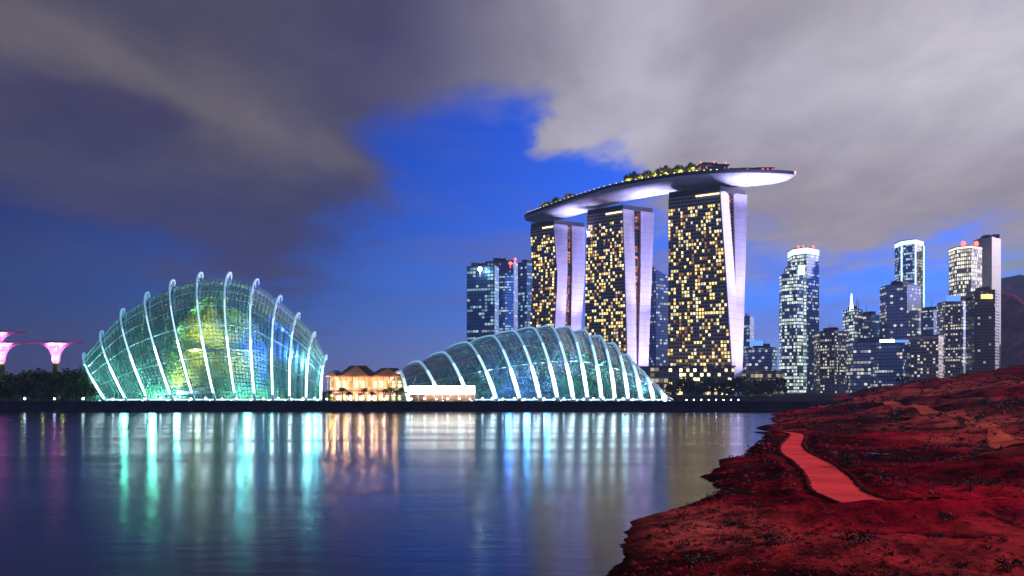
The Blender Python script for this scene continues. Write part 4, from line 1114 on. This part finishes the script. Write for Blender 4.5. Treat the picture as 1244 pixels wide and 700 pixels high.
sh = make_shrub('shrub', 'yellow-lit round bush at the right foot of the tall dome', 4.0, 77, M['leaf_bright'], n=260); sh.location = (PX(401, 440), 440, GZ)
light('POINT', 'garden_lamp', P(401, 484, 436), 500, (1, 0.9, .15), 0.2)
for i, (px, D, s) in enumerate(((905, 640, .9), (828, 700, 1.1), (838, 690, 1.0), (850, 700, 1.0), (862, 690, 1.1), (874, 700, 1.0), (886, 690, 1.15), (898, 680, 1.2), (910, 690, 1.1), (922, 680, 1.1), (934, 670, 1.0), (946, 680, 1.1), (816, 690, .9))):
    plant(i % 3, px, D, s, 'dark tree in the low belt at the foot of the nearest hotel tower', 'trees below the nearest hotel tower')
hedge = make_shrub('promenade_bush', 'small dark bush on top of the sea wall', 1.7, 91, M['leaf'], 'bushes along the sea wall', 130)
rnd = random.Random(4); fst = True
for i in range(86):
    px = -4+i*10.1+rnd.uniform(-3, 3)
    D = 434.5+rnd.random()*0.6
    if fst: hedge.location = (PX(px, D), D, GZ); fst = False
    else: copy_tree(hedge, (PX(px, D), D, GZ), (rnd.uniform(.8, 1.8), 0.8, rnd.uniform(.55, 1.1)), rnd.random()*6)
lp = thing('promenade_lamp', 'small white globe lamp on the sea wall of the far bank', 'lamp', (0, 0, 0), 'lamps along the sea wall')
b = MB(); b.tube([(0, 0, 0), (0, 0, 0.9)], 0.12, 6); b.build('post', M['dark'], lp, local=True)
b = MB(); b.ball((0, 0, 1.2), 0.40, 0, 10); b.build('globe', M['g_white'], lp, local=True)
LP = [30, 66, 101, 137, 177, 195, 213, 232, 250, 270, 287, 305, 320, 338, 354, 368, 382, 397, 411, 425, 438, 453, 467, 500, 516, 530, 544, 558, 571, 586, 598, 611, 625, 637, 649, 661, 673, 685, 697, 709, 721, 733, 745, 757, 769, 781, 793, 805]
for i, px in enumerate(LP):
    loc = (PX(px, 432.2), 432.2, GZ+0.56)
    if i == 0: lp.location = loc
    else: copy_tree(lp, loc, 0.8+0.35*((i*37) % 11)/11)
for i, px in enumerate(range(834, 906, 9)):
    copy_tree(lp, (PX(px, 432.2), 432.2, GZ+0.56), 0.55, label='tiny dim globe lamp on the sea wall below the nearest hotel tower', group='small lamps right of the low dome')

# ---------------------------------------------------------------- desert track, scrub and stones
def ground_at(px, py):
    d = Vector(((px-CX)/F_PX, 1, -(py-HZ)/F_PX)); Y = 30.0
    while Y < 1000:
        if CAMZ+d.z*Y < hgt(d.x*Y, Y): return d.x*Y, Y
        Y *= 1.004
    return None
def build_track(pts, w, m):
    c = [Vector(q) for q in (ground_at(*p) for p in pts) if q]
    line = []
    for i in range(len(c)-1):
        p = [c[max(0, i-1)], c[i], c[i+1], c[min(len(c)-1, i+2)]]
        k = max(4, int((c[i+1]-c[i]).length/3))
        line += [catmull(*p, q/k) for q in range(k)]
    rows = []
    for a, b in zip(line, line[1:]):
        d = (b-a).normalized(); n = Vector((d.y, -d.x)); ww = w*(0.8+0.5*noise.noise(Vector((a.x*.05, a.y*.05, 2))))
        rows.append([(*(a+n*ww*q), hgt(*(a+n*ww*q))+0.18) for q in (1, .6, .2, -.2, -.6, -1)])
    mb = MB(); mb.grid(rows); struct(mb.build('dirt_track', m))
TM = mat('track_dirt', (0.66, 0.10, 0.055), 0.95, scale=0.12, var=0.35, spec=0.0)
build_track([(975, 479), (1005, 478), (1040, 483), (1080, 490), (1120, 497), (1165, 506), (1205, 522), (1250, 538)], 2.6, TM)
rnd = random.Random(12)
sp = [make_shrub('desert_shrub', 'dark round shrub scattered over the red desert slope', 1.6, 50+k, M['leaf_dry'], 'shrubs on the red desert', 200) for k in range(3)]
fixed = [(1200, 497, 1.2), (1214, 498, 1.0), (1229, 499, 1.5), (1240, 494, 1.1), (1088, 514, 1.6), (1043, 662, 1.0), (1225, 692, .8), (1168, 516, 1.2), (1186, 514, 1.3), (1150, 632, .8), (1099, 468, 1.4), (1120, 470, 1.1), (1026, 566, 1.3), (1034, 568, 1.0)]
spots = []
for px, py, s in fixed:
    g = ground_at(px, py)
    if g: spots.append((g[0], g[1], s*max(0.8, g[1]/150)))
while len(spots) < 120:
    Y = 48*math.exp(rnd.random()*2.6); X = lerp(SH, Y)+8+rnd.random()*(0.60*Y)
    if abs(X-road_x(Y)) < 5 and Y < 260: continue
    spots.append((X, Y, rnd.uniform(.35, 1.0)*max(0.7, Y/190)))
for i, (X, Y, s) in enumerate(spots):
    z = hgt(X, Y)-0.08
    if i < 3: sp[i].location = (X, Y, z); sp[i].scale = (s, s, s*0.8)
    else: copy_tree(sp[i % 3], (X, Y, z), (s, s, s*rnd.uniform(.6, .9)), rnd.random()*6.28)
mb = MB()
for _ in range(9000):
    Y = 40*math.exp(rnd.random()*2.9); X = lerp(SH, Y)+5+rnd.random()*(0.66*Y)
    if abs(X-road_x(Y)) < 3.4 and Y < 250: continue
    if noise.noise(Vector((X*0.05, Y*0.05, 8.8))) < rnd.uniform(-.35, .3): continue
    z = hgt(X, Y); s = rnd.uniform(.10, .42)*max(0.6, min(3.2, Y/110))
    c = Vector((X, Y, z+s*0.35))
    leaf_clump(mb, c, s, 8, s*0.42, rnd, 0.6)
stuff(mb.build('scrub', M['leaf_dry']))
mb = MB(); stm = mat('red_stone', (0.30, 0.03, 0.03), 0.95, scale=1.0, var=0.5, bump=0.4, spec=0.0)
for _ in range(2600):
    Y = 42*math.exp(rnd.random()*1.9); X = lerp(SH, Y)+6+rnd.random()**1.3*(0.62*Y)
    if abs(X-road_x(Y)) < 2.4 and Y < 250: continue
    z = hgt(X, Y); s = rnd.uniform(.06, .22)*(1+Y/140)
    pts = [Vector((math.cos(k*1.26+X)*s*rnd.uniform(.7, 1.2), math.sin(k*1.26+X)*s*rnd.uniform(.7, 1.2), 0)) for k in range(5)]
    ap = Vector((rnd.uniform(-.3, .3)*s, rnd.uniform(-.3, .3)*s, s*rnd.uniform(.5, .9))); o = Vector((X, Y, z-0.03))
    for k in range(5): mb.face([o+pts[k], o+pts[(k+1) % 5], o+ap])
stuff(mb.build('gravel', stm))

# ---------------------------------------------------------------- evening haze over the bay
def build_haze():
    m, t, out = new_mat('haze')
    v = t.new('ShaderNodeVolumePrincipled'); t.l.new(v.outputs[0], out.inputs['Volume'])
    v.inputs['Color'].default_value = (0.40, 0.56, 1.0, 1); v.inputs['Density'].default_value = 0.000065; v.inputs['Anisotropy'].default_value = 0.1
    b = MB(); b.box((450, 1180, 160), (4000, 2760, 330)); o = b.build('haze', m); stuff(o)
build_haze()
